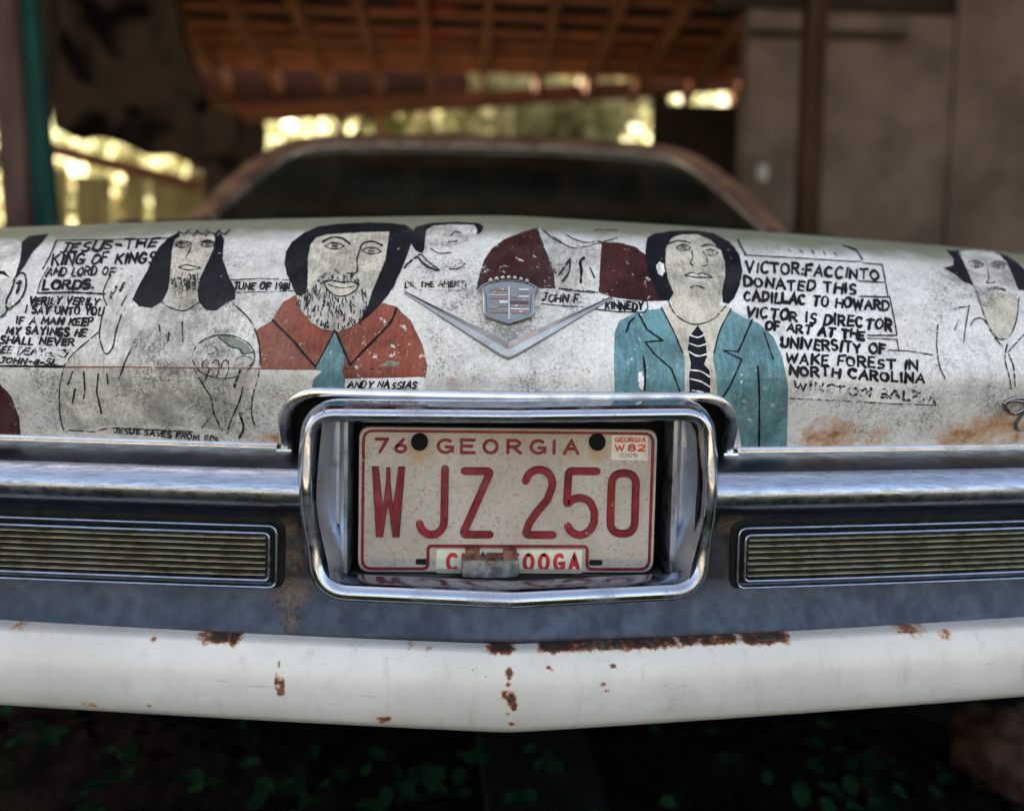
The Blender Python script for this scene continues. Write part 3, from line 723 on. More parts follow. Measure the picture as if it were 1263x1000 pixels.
portraits.append((D, 'side of a head with a large ear above a maroon collar'))
for D, lab in portraits: tag(D.build('painted_portrait', PM), lab)

# lettering ------------------------------------------------------------
blocks = []
D = Decal(); a = lambda *k, **w: lettering(D, *k, **w)
a('JESUS-THE', 74, 311.5, 192, 305, 12, 2.6, slant=.3); a('KING OF KINGS', 64, 326.6, 190, 324, 14, 2.6, slant=.28)
a('AND LORD OF', 57, 341, 140, 339.5, 11, 2.2, mi=1, slant=.28); a('LORDS.', 53, 357, 115, 356.6, 12, 2.8, slant=.22)
D.stroke([(47, 362), (90, 361), (130, 363)], 2.4, 0); D.stroke([(70, 297), (62, 316), (53, 332)], 1.8, 0); D.stroke([(72, 297), (140, 296), (215, 294)], 1.2, 1)
D.stroke([(60, 330), (50, 348), (46, 362)], 1.3, 1)
blocks.append((D, 'bold heading about the king of kings'))
D = Decal(); a = lambda *k, **w: lettering(D, *k, **w)
a('VERILY VERILY', 36, 375.5, 121, 376.5, 9.5, 2.1, slant=.28); a('I SAY UNTO YOU', 31, 386.8, 127, 389, 10, 2.3, slant=.2)
a('IF A MAN KEEP', 20, 399.5, 114, 401.6, 9.8, 2.2, slant=.2); a('MY SAYINGS HE', 8, 411.5, 106, 415.4, 10.5, 2.3, slant=.2)
a('SHALL NEVER', 0, 423.5, 91, 426.5, 9.5, 2.2, slant=.2); a('SEE DEATH.', -6, 434.5, 66, 438.8, 8.5, 2.0, mi=1, slant=.2); a('JOHN-8-51.', 0, 447, 68, 450.6, 7.5, 1.8, slant=.3)
D.stroke([(84, 432), (72, 432), (68, 437), (80, 441), (84, 436), (78, 432)], 1.8, 1)
D.stroke([(-10, 450.8), (40, 451.6), (80, 452.2)], 2.6, 0)
blocks.append((D, 'smaller verse in seven lines under the heading'))
D = Decal(); a = lambda *k, **w: lettering(D, *k, **w)
a('JUNE OF 1981', 288.5, 357.5, 357, 357.3, 9, 2.0, slant=.22)
D.stroke([(283, 346), (320, 344), (362, 346)], 1.1, 1); D.stroke([(284, 361), (330, 360.5), (364, 359)], 1.0, 1); blocks.append((D, 'small date beside the red jacket'))
D = Decal(); a = lambda *k, **w: lettering(D, *k, **w)
a('DR. THE AMENT.', 499.5, 355.4, 574.5, 353.6, 8, 1.6, mi=1, slant=.1)
for x0, x1 in ((496, 520), (525, 545), (552, 580)): D.stroke([(x0, 359), ((x0+x1)/2, 358.3), (x1, 358.4)], .9, 2)
blocks.append((D, 'worn small name above the chevron'))
D = Decal(); a = lambda *k, **w: lettering(D, *k, **w)
D.fill([(425, 467), (470, 466), (523, 465), (525, 481), (426, 481)], 3, .8)
a('ANDY NASSIAS', 429, 477.2, 513, 478.6, 8.6, 1.8, slant=.3); blocks.append((D, 'name on a white strip under the red jacket'))
D = Decal(); a = lambda *k, **w: lettering(D, *k, **w)
a('JOHN F.', 669, 371, 716, 374.8, 11, 2.0, mi=1, slant=.15)
a('KINNEDY', 746.5, 381.8, 793, 382.6, 10, 2.2, slant=.05)
D.stroke([(667, 375), (700, 378), (725, 379)], 1.1, 1); D.stroke([(728, 381), (760, 385), (795, 385.5), (799, 380), (798, 372)], 1.4, 0); D.stroke([(742, 369), (775, 372), (797, 372)], 1.0, 1)
blocks.append((D, 'name split by the right arm of the chevron'))
D = Decal(); a = lambda *k, **w: lettering(D, *k, **w)
D.fill([(972, 466), (1060, 474), (1152, 484), (1153, 500), (1040, 494), (975, 490)], 3, .6, 0, 2)
a('VICTOR:FACCINTO', 920, 335, 1083, 345.8, 14, 2.8, h1=13); a('DONATED THIS', 918, 353.4, 1055, 363.4, 13, 2.8)
a('CADILLAC TO HOWARD', 918, 370.4, 1096, 383.4, 12.5, 2.8); a('VICTOR IS DIRECTOR', 920, 390.5, 1100, 408, 13, 2.8, h1=14)
a('OF ART AT THE', 944, 406, 1065, 419, 11, 2.7); a('UNIVERSITY OF', 963.5, 428.6, 1091, 436.5, 13, 2.8)
a('WAKE FOREST IN', 969, 447.4, 1131, 456.4, 13, 2.6); a('NORTH CAROLINA', 974, 461.4, 1140, 472.6, 12, 2.8); a('WINSTON SALEM', 979, 479.5, 1152, 495, 11, 2.8, mi=2)
for l, w_, m_ in (([(918, 315), (970, 318), (1050, 323), (1062, 323)], 1.4, 0), ([(910, 296), (914, 305), (920, 315)], 1.8, 0), ([(1040, 303), (1056, 309), (1064, 321)], 2.0, 0), ([(1064, 325), (1088, 327), (1092, 348)], 1.5, 0), ([(1058, 347), (1092, 349), (1095, 366)], 1.6, 0),
        ([(1060, 366), (1097, 367), (1102, 390), (1106, 414)], 1.8, 0), ([(1070, 414), (1106, 414)], 1.8, 0), ([(1070, 417.5), (1106, 419), (1108, 432)], 1.4, 0), ([(1096, 432), (1120, 433), (1150, 438)], 1.6, 1), ([(975, 491), (1040, 494), (1110, 498), (1153, 499)], 1.6, 2), ([(1150, 484), (1154, 500)], 1.4, 2)): D.stroke(l, w_, m_)
for k in range(7): D.stroke([(944+k*14+rnd.uniform(-2, 2), 305+k*1.2), (948+k*14, 309+k*1.2)], 1.3, 2)
blocks.append((D, 'long bold dedication in nine black lines'))
D = Decal(); a = lambda *k, **w: lettering(D, *k, **w)
a('JESUS SAVES FROM SIN.', 141, 533, 270, 544, 7, 1.7, mi=1, slant=.12)
D.stroke([(85, 530), (115, 532), (135, 527), (180, 529), (238, 532)], 1.6, 1)
blocks.append((D, 'small motto low on the lid above the trim'))
D = Decal()
D.stroke([(78, 452.6), (150, 452.5), (230, 453.8), (320, 454.4), (385, 455)], 1.7, 4)
blocks.append((D, 'thin red rule along the crease'))
for D, lab in blocks: tag(D.build('painted_lettering', [BLK, BLKW, BLKX, WHITE, RED]), lab)

# ------------------------------------------------------------------ bright metal on the lid
def lid_path(pts, step=4, off=0.0, sm=0):
    P = [Vector(p) for p in pts]
    if sm: P = catmull(P, sm)
    pos, nor = [], []
    for p in resample(P, step):
        h = lid_hit(p.x, p.y)
        if h: pos.append(h[0]+h[1]*off); nor.append(h[1])
    return pos, nor
# trim along the lower edge: flat strips left and right, an arch over the plate
edge = []
for x in xs: edge.append(lidP(x, s_of_z(arch(x))))
ia = [i for i, x in enumerate(xs) if abs(x) < AX]
# arch strip, a half-round moulding carried down both ends of the arch
pth = []
for k in range(7): pth.append(Vector((-AX, 0, .692+(ZA-AR-.692)*k/6)))
for k in range(1, 13): t = k/12*math.pi/2; pth.append(Vector((-(AX-AR)-AR*math.cos(t), 0, ZA-AR+AR*math.sin(t))))
for k in range(1, 21): pth.append(Vector((-(AX-AR)+(AX-AR)*k/20, 0, ZA)))
pth = pth + [Vector((-p.x, 0, p.z)) for p in reversed(pth[:-1])]
ap = []
for p in pth:
    l = lidP(p.x, s_of_z(max(p.z, .709))); ap.append(Vector((p.x, l.y-.0005, p.z)))
pr = [(.0058, -.010), (.0062, .0), (.0052, .0032), (.002, .0046), (-.002, .0044), (-.0052, .0026), (-.0062, 0), (-.0058, -.010)]
mb = MB(); mb.sweep(ap, [Vector((0, -1, .1)).normalized()]*len(ap), pr)
part(mb, 'lid_trim', M['trim'], lid, autos=50)
for sgn in (-1, 1):
    mb = MB(); P = []
    for k in range(26):
        x = sgn*(AX+.0085+(.70-AX-.0085)*k/25); l = lidP(x, s_of_z(.709)); P.append(Vector((x, l.y-.0005, .7035)))
    pr2 = [(.0075, -.012), (.0075, .001), (.0055, .0026), (.0042, .0030), (.0036, .0048), (-.004, .0052), (-.0068, .0032), (-.0075, -.004), (-.0075, -.012)]
    if sgn > 0: pr2 = [(-p[0], p[1]) for p in pr2]
    mb.sweep(P, [Vector((0, -1, .05)).normalized()]*len(P), pr2)
    part(mb, 'lid_trim', M['trim'], lid, autos=40)
    mb = MB(); l = lidP(sgn*AX, s_of_z(.709))
    mb.box((sgn*(AX+.0005), l.y-.002, .6985), (.0165, .014, .0155), None, 0, .0022)
    part(mb, 'trim_end_cap', M['trim'], lid, autos=40)

# chevron
def taper_scale(n): return [max(.2, 1-abs(2*i/(n-1)-1)*.82) for i in range(n)]
pos, nor = lid_path([(499, 361), (627, 434), (755, 367)], 5)
mb = MB()
vp = [(-.0092, 0), (-.0078, .004), (.0002, .0070), (.0074, .0040), (.0092, 0)]
mb.sweep(pos, nor, vp, scale=taper_scale(len(pos)))
part(mb, 'chevron_emblem', M['emblem'], lid, autos=25)

# crest
h0 = lid_hit(627, 373); CO = h0[0]
CN = (h0[1]+Vector((0, -.55, -.05))).normalized(); CX = Vector((1, 0, 0)); CY = CN.cross(CX).normalized(); CX = CY.cross(CN).normalized()
if CY.z < 0: CY = -CY; 
KP = (CO-CAM).length/FPX*.99
def cp(px, py, h): return CO+CX*((px-627)*KP)+CY*((374-py)*KP)+CN*h
def shield(k=1.0, dx=0, dy=0):
    o = [(594, 357), (602, 352.5), (614, 350), (627, 349), (640, 350), (652, 352.5), (660, 357), (656, 364), (655, 372), (654.5, 388), (652, 393), (640, 397.5), (627, 402), (614, 397.5), (602, 393), (599.5, 388), (599, 372), (598, 364)]
    return [(627+(x-627)*k+dx, 374+(y-374)*k+dy) for x, y in o]
mb = MB()
for outer in (1.10, ):
    rows = [[cp(x, y, -.004) for x, y in shield(1.16, 0, 2.5)], [cp(x, y, .007) for x, y in shield(1.13, 0, 2)], [cp(x, y, .0085) for x, y in shield(1.08, 0, 1)], [cp(x, y, .0085) for x, y in shield(1.0)], [cp(x, y, .0075) for x, y in shield(.97)]]
    mb.grid(rows, 0, True); mb.add([cp(x, y, .0075) for x, y in shield(.97)], [tuple(range(18))], 0)
tri = [cp(x, y, .0075) for x, y in shield(.97)]
# inlay: quartered field of enamel bars between raised lines
def quad(x0, y0, x1, y1, h, mi): mb.box(cp((x0+x1)/2, (y0+y1)/2, h), ((x1-x0)*KP, (y1-y0)*KP, .0012), Matrix((CX, CY, CN)).transposed(), mi, .00025)
cells = [(603, 359, 626, 362, 2), (603, 363, 626, 366, 1), (603, 367, 626, 368.5, 3), (603, 370, 626, 373, 2), (603, 375, 614, 386, 1), (615.5, 375, 626, 379, 3), (615.5, 380, 626, 383, 1), (604, 387.5, 626, 391, 2),
         (629, 359, 638, 371, 1), (639.5, 359, 652, 362, 3), (639.5, 363, 652, 366.5, 1), (639.5, 368, 652, 371, 3), (629, 372.5, 652, 376, 2), (629, 377, 652, 379, 4), (629, 380, 652, 384, 2), (629, 385, 652, 387, 3), (631, 388, 650, 391.5, 2)]
for c in cells: quad(*c[:4], .0082, c[4])
quad(626.6, 357, 628.2, 400, .0086, 3)
for x0, y0, x1, y1 in ((608, 363.6, 611, 365), (618, 360, 621, 361.5), (635, 381, 638, 383), (645, 373.5, 648, 375), (640, 389, 644, 390.5)): quad(x0, y0, x1, y1, .0088, 3)
# coronet of seven beads
for k in range(7):
    x = 605+k*7.4; y = 351.5-5.5*math.sin(math.pi*(k+.5)/7)-1
    for r_, h_, mi in ((3.4, .008, 0), (1.7, .0115, 3)):
        c = cp(x, y, h_); bm = bmesh.new(); bmesh.ops.create_uvsphere(bm, u_segments=10, v_segments=6, radius=r_*KP); bm.verts.index_update()
        mb.add([c+v.co for v in bm.verts], [tuple(v.index for v in f.verts) for f in bm.faces], mi); bm.free()
ENA = [M['emblem'], m_flat('dull_grey_enamel', (.22, .22, .22), .4, .3), m_flat('faded_mauve_enamel', (.24, .17, .16), .4, .1), m_flat('worn_pale_metal', (.55, .55, .56), .4, .3), m_flat('dark_blue_enamel', (.06, .065, .09), .4)]
part(mb, 'crest_emblem', ENA, lid, autos=30)

# cursive script at the right
mb = MB()
for pts in ([(1238, 497), (1247, 491), (1262, 490), (1276, 493)], [(1276, 493), (1262, 504), (1249, 509), (1240, 503), (1240, 496), (1252, 493), (1265, 499), (1258, 512), (1252, 522), (1256, 529), (1268, 524), (1282, 510)], [(1282, 510), (1290, 516), (1296, 520), (1304, 508)]):
    pos, nor = lid_path(pts, 2.5, .0012, 5)
    if len(pos) > 3: mb.sweep(pos, nor, circ(.0021, 8, 1, .9))
part(mb, 'script_emblem', M['emblem'], lid, autos=60)

# ------------------------------------------------------------------ bumper
def setB(x): a = math.sqrt(x*x+.0003); return .055*a+.045*x*x-.055*.0173
BP = catmull([Vector((p[0], p[1], 0)) for p in [(.05, .703), (.0, .7035), (-.022, .7035), (-.038, .7015), (-.050, .6960), (-.058, .687), (-.0605, .677), (-.057, .667), (-.047, .6595), (-.037, .653), (-.032, .640), (-.032, .61), (-.033, .585)]], 5)
BP2 = catmull([Vector((p[0], p[1], 0)) for p in [(-.033, .585), (-.0355, .57), (-.041, .550), (-.0465, .534), (-.046, .526)]], 4)
BX = .197
def colx(a, b, n): return [a+(b-a)*i/n for i in range(n+1)]
mb = MB()
for sgn in (-1, 1):
    for lo, hi, mi in ((0, 18, 1), (18, 37, 0), (37, len(BP)-1, 1)): mb.grid([[Vector((sgn*x, p.x+setB(x), p.y)) for p in BP[lo:hi+1]] for x in colx(BX, .96, 46)], mi)  # shelf and under-roll bands get slate colour in place of shade and dark reflections
mb.grid([[Vector((x, p.x+setB(x), p.y)) for p in BP2] for x in [-v for v in reversed(colx(BX, .96, 46))]+colx(-BX, BX, 26)[1:-1]+colx(BX, .96, 46)], 1)
bumper = part(mb, 'rear_bumper', [M['chrome_dull'], M['satin']], autos=60)
def pspots(lst, y): return [(at(px, py, y), r, k) for px, py, r, k in lst]
set_attr(bumper, 'rust', field(pspots([(354, 650, .022, .9), (358, 690, .02, .8), (362, 730, .022, .85), (362, 765, .022, .8), (345, 735, .02, .5), (366, 785, .016, .7), (300, 640, .02, .35), (905, 648, .022, .9), (900, 640, .018, .8), (940, 640, .03, .45), (330, 645, .02, .6), (362, 790, .02, .5), (335, 600, .012, .62), (915, 598, .010, .55), (1000, 640, .04, .3), (200, 640, .05, .28), (890, 680, .01, .45)], -.02)))
# panel behind: fills the shell
# white lower valance
VP = catmull([Vector((p[0], p[1], 0)) for p in [(-.036, .5296), (-.0515, .5297), (-.0600, .5290), (-.0650, .5262), (-.0705, .5165), (-.0748, .501), (-.0752, .484), (-.0715, .466), (-.0625, .4505), (-.042, .4395), (.0, .437)]], 6)
def setV(x): a = math.sqrt(x*x+.0002); return .057*a+.030*x*x-.057*.0141
mb = MB(); mb.grid([[Vector((x, p.x+setV(x), p.y+.014*abs(x)+.008*abs(x)*(.535-p.y)/.08)) for p in VP] for x in [-v for v in reversed(colx(.0, .97, 130))]+colx(.0, .97, 130)[1:]])
val = part(mb, 'bumper_valance', M['valance'], autos=70)
vr = [(1165, 781, .01, .45), (1130, 782, .008, .4), (470, 888, .007, .7), (478, 886, .006, .6), (110, 868, .006, .75), (117, 869, .005, .65), (185, 870, .004, .55), (530, 800, .006, .5), (190, 788, .005, .6)]
WIN = [(238, 300, 1.25, .010), (496, 510, .95, .006), (592, 640, 1.2, .0075), (660, 765, 1.25, .0070), (752, 850, 1.3, .0085), (840, 930, 1.1, .006), (920, 993, 1.35, .0100), (1120, 1170, .6, .004), (20, 40, .8, .004)]
WIN = [((a_-629)*.838/1107*(1+.0001*abs(a_-629)), (b_-629)*.838/1107*(1+.0001*abs(b_-629)), k_, t_) for a_, b_, k_, t_ in WIN]
bm = bmesh.new(); bm.from_mesh(val.data); VB = BVHTree.FromBMesh(bm); bm.free()
def vhit(px, py):
    d = ray(px, py); h = VB.ray_cast(CAM, d); return h[0] if h[0] is not None else CAM+d*.8
def vfield(pts_band):
    band = [(vhit(px, py), r, k) for px, py, r, k in pts_band]
    streak = [(vhit(628, 830), .0042, .0065, 1.0), (vhit(630, 862), .0050, .0105, 1.05), (vhit(622, 857), .0035, .005, .95), (vhit(631, 893), .004, .003, .9), (vhit(634, 870), .004, .006, .9), (vhit(627, 844), .003, .003, .8), (vhit(626, 880), .003, .002, .6),
              (vhit(341, 840), .0032, .009, .85), (vhit(348, 846), .0032, .010, .95), (vhit(345, 852), .003, .006, .9), (vhit(344, 819), .0025, .0035, .75),
              (vhit(757, 821), .0045, .0028, .95), (vhit(744, 844), .003, .003, .85), (vhit(748, 851), .003, .0024, .7), (vhit(676, 823), .0028, .0022, .8), (vhit(681, 826), .002, .0018, .7)]
    b = field(band)
    def fn(co):
        v = b(co)
        for a_, b_, k_, t_ in WIN:
            if a_ < co.x < b_:
                e = min(1, (co.x-a_)/.010, (b_-co.x)/.010)*max(.72, .62+.75*max(0, .35+mnoise.noise(Vector((co.x*55, 6, 1)))+.6*mnoise.noise(Vector((co.x*140, 6, 1))))); w_ = .45+.9*max(0, .5+mnoise.noise(Vector((co.x*110, 2, 8)))+.5*mnoise.noise(Vector((co.x*300, 2, 8))))
                d = (.5293+.014*abs(co.x)-co.z)/(t_*.36*w_)
                if d < 1.4: v = max(v, .92*k_*e*(1.0-.72*max(0, d)))
        for p, rx, rz, k in streak:
            d = ((co.x-p.x)/rx)**2+((co.z-p.z)/rz)**2
            if d < 1 and abs(co.y-p.y) < .04: v = max(v, k*(1-d*.75))
        return v
    return fn
# a finer skin is needed where the rust spots sit
bm = bmesh.new(); bm.from_mesh(val.data)
ee = [e for e in bm.edges if all(abs(v.co.x) < .36 for v in e.verts)]
bmesh.ops.subdivide_edges(bm, edges=ee, cuts=2, use_grid_fill=True); bm.to_mesh(val.data); bm.free()
for p in val.data.polygons: p.use_smooth = True
set_attr(val, 'rust', vfield(vr))

# grilles ------------------------------------------------------------
DARKG = m_flat('grille_recess_shade', (.006, .007, .005), .6, 0, .4, 90)
for sgn in (-1, 1):
    xi, xo, zt, zb = .2275, .66, .6425, .5725
    def fp(x, z, off): return Vector((sgn*x, -.0325+setB(x)-off, z))
    mb = MB()
    def ring(inset, w, h, rad, mi):
        c = rounded([(xi+inset, zt-inset, 0), (xo, zt-inset, 0), (xo, zb+inset, 0), (xi+inset, zb+inset, 0)], rad, 6)
        Q = []
        for i in range(len(c)):
            a_, b_ = c[i], c[(i+1) % len(c)]; n = max(1, int((b_-a_).length/.02))
            for k in range(n): Q.append(a_.lerp(b_, k/n))
        P = [fp(p.x, p.y, 0) for p in Q]
        mb.sweep(P, [Vector((0, -1, 0))]*len(P), [(-w, -.002), (-w, h*.45), (-w*.55, h*.9), (0, h), (w*.55, h*.9), (w, h*.45), (w, -.002)], closed=True, mi=mi)
    ring(.0005, .0042, .0020, .011, 1); ring(.004, .0018, .0060, .009, 0); ring(.0112, .0020, .0066, .006, 0)
    # dark grille backing on the face, recess shade put into its colour
    mb.grid([[fp(x, z, .0012) for z in (zt-.004, zb+.004)] for x in colx(xi+.004, xo, 22)], 1)
    part(mb, 'grille', [M['chrome_dull'], DARKG, M['chrome_dull']], bumper, autos=40)
    mb = MB()
    z0, z1 = zb+.0165, zt-.0165
    for k in range(7):
        z = z0+(z1-z0)*k/6; P = [fp(x, z, 0) for x in colx(xi+.0145, xo, 24)]
        mb.sweep(P, [Vector((0, -1, 0))]*len(P), [(-.0008, .001), (-.0008, .0045), (-.0003, .0058), (.0003, .0058), (.0008, .0045), (.0008, .001)])
    part(mb, 'grille_louvres', m_chrome('oxidised_louvre_metal', (.60, .55, .43), .42, .3), bumper, autos=40)

# number plate pocket --------------------------------------------------
mb = MB()
def bz(px, py): p = at(px, py, -.048); return Vector((p.x, 0, p.z))
corn = [bz(384, 513), bz(377.5, 609), bz(397, 727), bz(627, 729), bz(860, 726), bz(877, 604), bz(871, 512), bz(627, 513)]
pl = rounded([Vector((c.x, c.z, 0)) for c in corn], [.022, .05, .026, .006, .026, .05, .022, .02], 8)
Q = []
for i in range(len(pl)):
    a_, b_ = pl[i], pl[(i+1) % len(pl)]; n = max(1, int((b_-a_).length/.012))
    for k in range(n): Q.append(a_.lerp(b_, k/n))
def bzy(x, z):
    low = smooth(.66, .60, z); mid = math.exp(-((z-.68)/.035)**2)
    return -.047-.010*low*(1-min(1, abs(x)/.2)**1.0)-.006*mid-.002*low+.04*abs(x)-.005
BZ = [Vector((q_.x, bzy(q_.x, q_.y), q_.y)) for q_ in Q]
cx_, cz_ = sum(p.x for p in BZ)/len(BZ), sum(p.z for p in BZ)/len(BZ)
def bez_prof(sc=.88): return [(p_[0]*sc, p_[1]) for p_ in [(-.0132, -.030), (-.0136, -.014), (-.0126, -.0075), (-.0080, .0022), (-.0046, .0060), (-.0010, .0068), (.0030, .0052), (.0062, .0012), (.0080, -.004), (.0088, -.012)]]
# make sure that the sideways axis points outwards
BZ_OUT = (BZ[1]-BZ[0]).cross(Vector((0, -1, 0))).dot(BZ[0]-Vector((cx_, BZ[0].y, cz_))) > 0
mb.sweep(BZ, [Vector((0, -1, 0))]*len(BZ), [(-p[0], p[1]) for p in bez_prof()] if BZ_OUT else bez_prof(), closed=True, pclosed=False, scale=[1+.32*smooth(.63, .588, p.z) for p in BZ])
bezel = part(mb, 'plate_bezel', M['chrome'], autos=60)
LQ = []
for p in BZ:
    k_ = 1-.0087/max(.02, math.hypot(p.x-cx_, p.z-cz_)); LQ.append((cx_+(p.x-cx_)*k_, p.y, cz_+(p.z-cz_)*k_))
mb = MB(); mb.grid([[Vector((x, y+.004, z)) for x, y, z in LQ], [Vector((x*1.01, .041, z-.016*smooth(.66, .60, z)+.004*smooth(.70, .76, z))) for x, y, z in LQ]], 0, True)
part(mb, 'pocket_liner', M['black'], bezel, autos=60)
# black block, its colour gives the shade behind plate and in lid gap
mb = MB(); mb.box((0, .062, .690), (.50, .04, .21))
part(mb, 'plate_recess', M['black'], autos=30)
# lower ledge and side flanges
mb = MB()
mb.grid([[Vector((x, y, z)) for y, z in ((bzy(x, .585)-.001, .5878), (bzy(x, .585)*.5, .5855), (.004, .5815), (.03, .578))] for x in colx(-.183, .183, 20)])
part(mb, 'pocket_ledge', m_flat('dusty_grey_metal', (.075, .085, .08), .5, .2, .35, 40), bezel, autos=60)
for sgn in (-1, 1):
    mb = MB(); rows = []
    for k in range(15):
        t = k/14; z = .586+(.762-.586)*t; bul = math.sin(math.pi*min(1, t*1.05)); xo = .1785+(.1925-.1785)*smooth(.586, .675, z) if z < .68 else .1925-.005*smooth(.68, .76, z)
        w = 1-.25*max(0, t-.75)/.25
        b_ = .003*bul
        rows.append([Vector((sgn*q_[0], q_[1]+.008*(1-w), z)) for q_ in ((xo-.0045, -.052), (xo-.0065, -.046), (xo-.0105, -.026), (xo-.0125, -.0185), (min(.1755, xo-.0135), -.0085), (.1725, -.0090), (.1705, -.0130), (.1670, -.0155), (.1637, -.0130), (.1622, -.005), (.1615, .02))])
    mb.grid(rows)
    fl = part(mb, 'side_flange', M['flange'], bezel, autos=35)

# licence plate ---------------------------------------------------------
PT, PB_ = at(626.8, 527.5, 0), at(626.8, 707.5, 0); PLC = at(626.8, 617.5, .0); PB_.z = max(PB_.z, .5835); PLC.z = (PT.z+PB_.z)/2; PW, PH = .3045, PT.z-PB_.z
tl = R(0); PX = Vector((1, 0, 0)); PY = Vector((0, -math.sin(tl), math.cos(tl))); PN = Vector((0, -math.cos(tl), -math.sin(tl)))
KX, KY = PW/374.0, PH/179.5
def pp(px, py, h=0.0): return PLC+PX*((px-626.8)*KX)+PY*((617.5-py)*KY)+PN*h
mb = MB()
rim = rounded([(440, 528, 0), (813.6, 528, 0), (813.6, 707, 0), (440, 707, 0)], 15, 6)
def inset(c, d): return [Vector((626.8+(p.x-626.8)*(1-d/187), 617.5+(p.y-617.5)*(1-d/90), 0)) for p in c]
rows = [[pp(p.x, p.y, -.001) for p in rim], [pp(p.x, p.y, .0012) for p in inset(rim, 1)], [pp(p.x, p.y, .0016) for p in inset(rim, 3)], [pp(p.x, p.y, .0006) for p in inset(rim, 6)]]
mb.grid(rows, 0, True)
# face as a grid, so that rust can be placed on it
nx, ny = 60, 30; c_in = inset(rim, 6); x0, x1 = c_in[0].x, max(p.x for p in c_in); x0 = min(p.x for p in c_in); y0_ = min(p.y for p in c_in); y1_ = max(p.y for p in c_in)
mb.add([pp(p.x, p.y, .0006) for p in c_in], [tuple(range(len(c_in)))])
plate = part(mb, 'license_plate', M['plate'], autos=50)
bm = bmesh.new(); bm.from_mesh(plate.data)
for k in range(1, 40):
    c = pp(440+374*k/40, 617, 0); bmesh.ops.bisect_plane(bm, geom=bm.verts[:]+bm.edges[:]+bm.faces[:], plane_co=c, plane_no=PX, dist=1e-6)
for k in range(1, 20):
    c = pp(627, 528+179*k/20, 0); bmesh.ops.bisect_plane(bm, geom=bm.verts[:]+bm.edges[:]+bm.faces[:], plane_co=c, plane_no=PY, dist=1e-6)
bm.to_mesh(plate.data); bm.free()
set_attr(plate, 'rust', field([(pp(515, 557), .02, .8), (pp(737, 556), .02, .8), (pp(627, 545), .10, .38), (pp(520, 545), .05, .45), (pp(450, 545), .03, .4), (pp(790, 548), .05, .4), (pp(720, 545), .05, .45)]))

PRED = m_paint('plate_red_enamel', (.20, .014, .022), .30, .5, .10, .38)
PEDGE = m_flat('plate_red_shaded_edge', (.055, .009, .010), .5, 0, .4, 200)  # ridge sides in darker red, relief shade put into the colour
def fillet(pts, r=3.2):
    P = [Vector((p[0], p[1])) for p in pts]; out = [P[0]]
    for i in range(1, len(P)-1):
        a_, b_ = P[i-1]-P[i], P[i+1]-P[i]
        if a_.length < 6 or b_.length < 6 or a_.angle(b_) > R(150): out.append(P[i]); continue
        A_, B_ = P[i]+a_.normalized()*min(r, a_.length*.45), P[i]+b_.normalized()*min(r, b_.length*.45)
        for k in range(7): t = k/6; out.append((1-t)**2*A_+2*t*(1-t)*P[i]+t*t*B_)
    return out+[P[-1]]
def emboss(mb, pts, w, h, k=0, closed=False, step=2.5):
    """raised lettering: a ridge with sloping sides; w in photo pixels"""
    P = resample([Vector((p[0], p[1])) for p in pts], step)
    if closed:
        P = P[:-1]; n = len(P); L = []
        for i in range(n):
            t = (P[(i+1) % n]-P[i-1]).normalized(); m_ = Vector((-t.y, t.x)); L.append((P[i]+m_*w/2, P[i]-m_*w/2))
        L.append(L[0])
    else: L = ribbon(P, w)
    h = h+k*.00006
    rows = []
    for i, (l, r) in enumerate(L):
        c = (l+r)/2; e = .35 if (not closed and i in (0, len(L)-1)) else 1
        def q(f, hh): v = c+(l-c)*f; return pp(v.x, v.y, hh)
        rows.append([q(1.0, .0004), q(.93, .0006+h*.55*e), q(.70, .0006+h*e), q(-.70, .0006+h*e), q(-.93, .0006+h*.55*e), q(-1, .0004)])
    n = len(rows); vs = [p for r_ in rows for p in r_]
    for j in range(5):
        mb.add([rows[i][j] for i in range(n)]+[rows[i][j+1] for i in range(n)], [(i, i+1, n+i+1, n+i) for i in range(n-1)], 0 if j in (1, 2, 3) else 1)
big = [[(460.8, 578), (466.6, 660), (476.7, 583), (487.2, 660), (492.6, 578)],
       [(547, 578), (547, 642)]+arc(531.5, 643, 15.5, 17, 0, 170, 12),
       [(571, 581), (604, 581), (570.5, 659.5), (605, 659.5)],
       arc(665, 596, 17, 17.5, 190, 378, 14)+[(676, 616), (664, 630), (654, 645), (649, 659.5), (684.5, 659.5)],
       [(738, 580), (702, 580), (700.8, 622), (708, 615), (718, 612.5), (730, 617), (736, 630), (736, 644), (730, 656), (718, 660.5), (707, 656), (702.5, 648)],
       ]
mb = MB()
for k, g in enumerate(big[1:]): emboss(mb, fillet(g, 5.5), 9.8, .0026, k % 3)
# the solid heart of the W
WP = [(456.2, 576), (465, 576), (470.4, 626), (473.6, 596), (474.2, 577), (479.2, 577), (479.8, 596), (483, 626), (488.8, 576), (497.6, 576), (491.8, 663.5), (482.8, 663.5), (477, 622), (471.2, 663.5), (462.2, 663.5)]
wc = [Vector((x, y, 0)) for x, y in WP]; wi = []
for i_ in range(len(wc)):
    a_, p_, b_ = wc[i_-1], wc[i_], wc[(i_+1) % len(wc)]; d1 = (p_-a_).normalized(); d2 = (b_-p_).normalized(); nn_ = Vector((-(d1+d2).y, (d1+d2).x, 0)).normalized()
    wi.append(p_+nn_*min(2.2, 1.1/max(.4, nn_.dot(Vector((-d2.y, d2.x, 0))))))
mb.grid([[pp(p.x, p.y, .0004) for p in wc], [pp(p.x, p.y, .0032) for p in wi]], 1, True)
for t_ in tessellate_polygon([wi]): mb.add([pp(wi[q_].x, wi[q_].y, .0032) for q_ in t_], [(0, 1, 2)], 0)
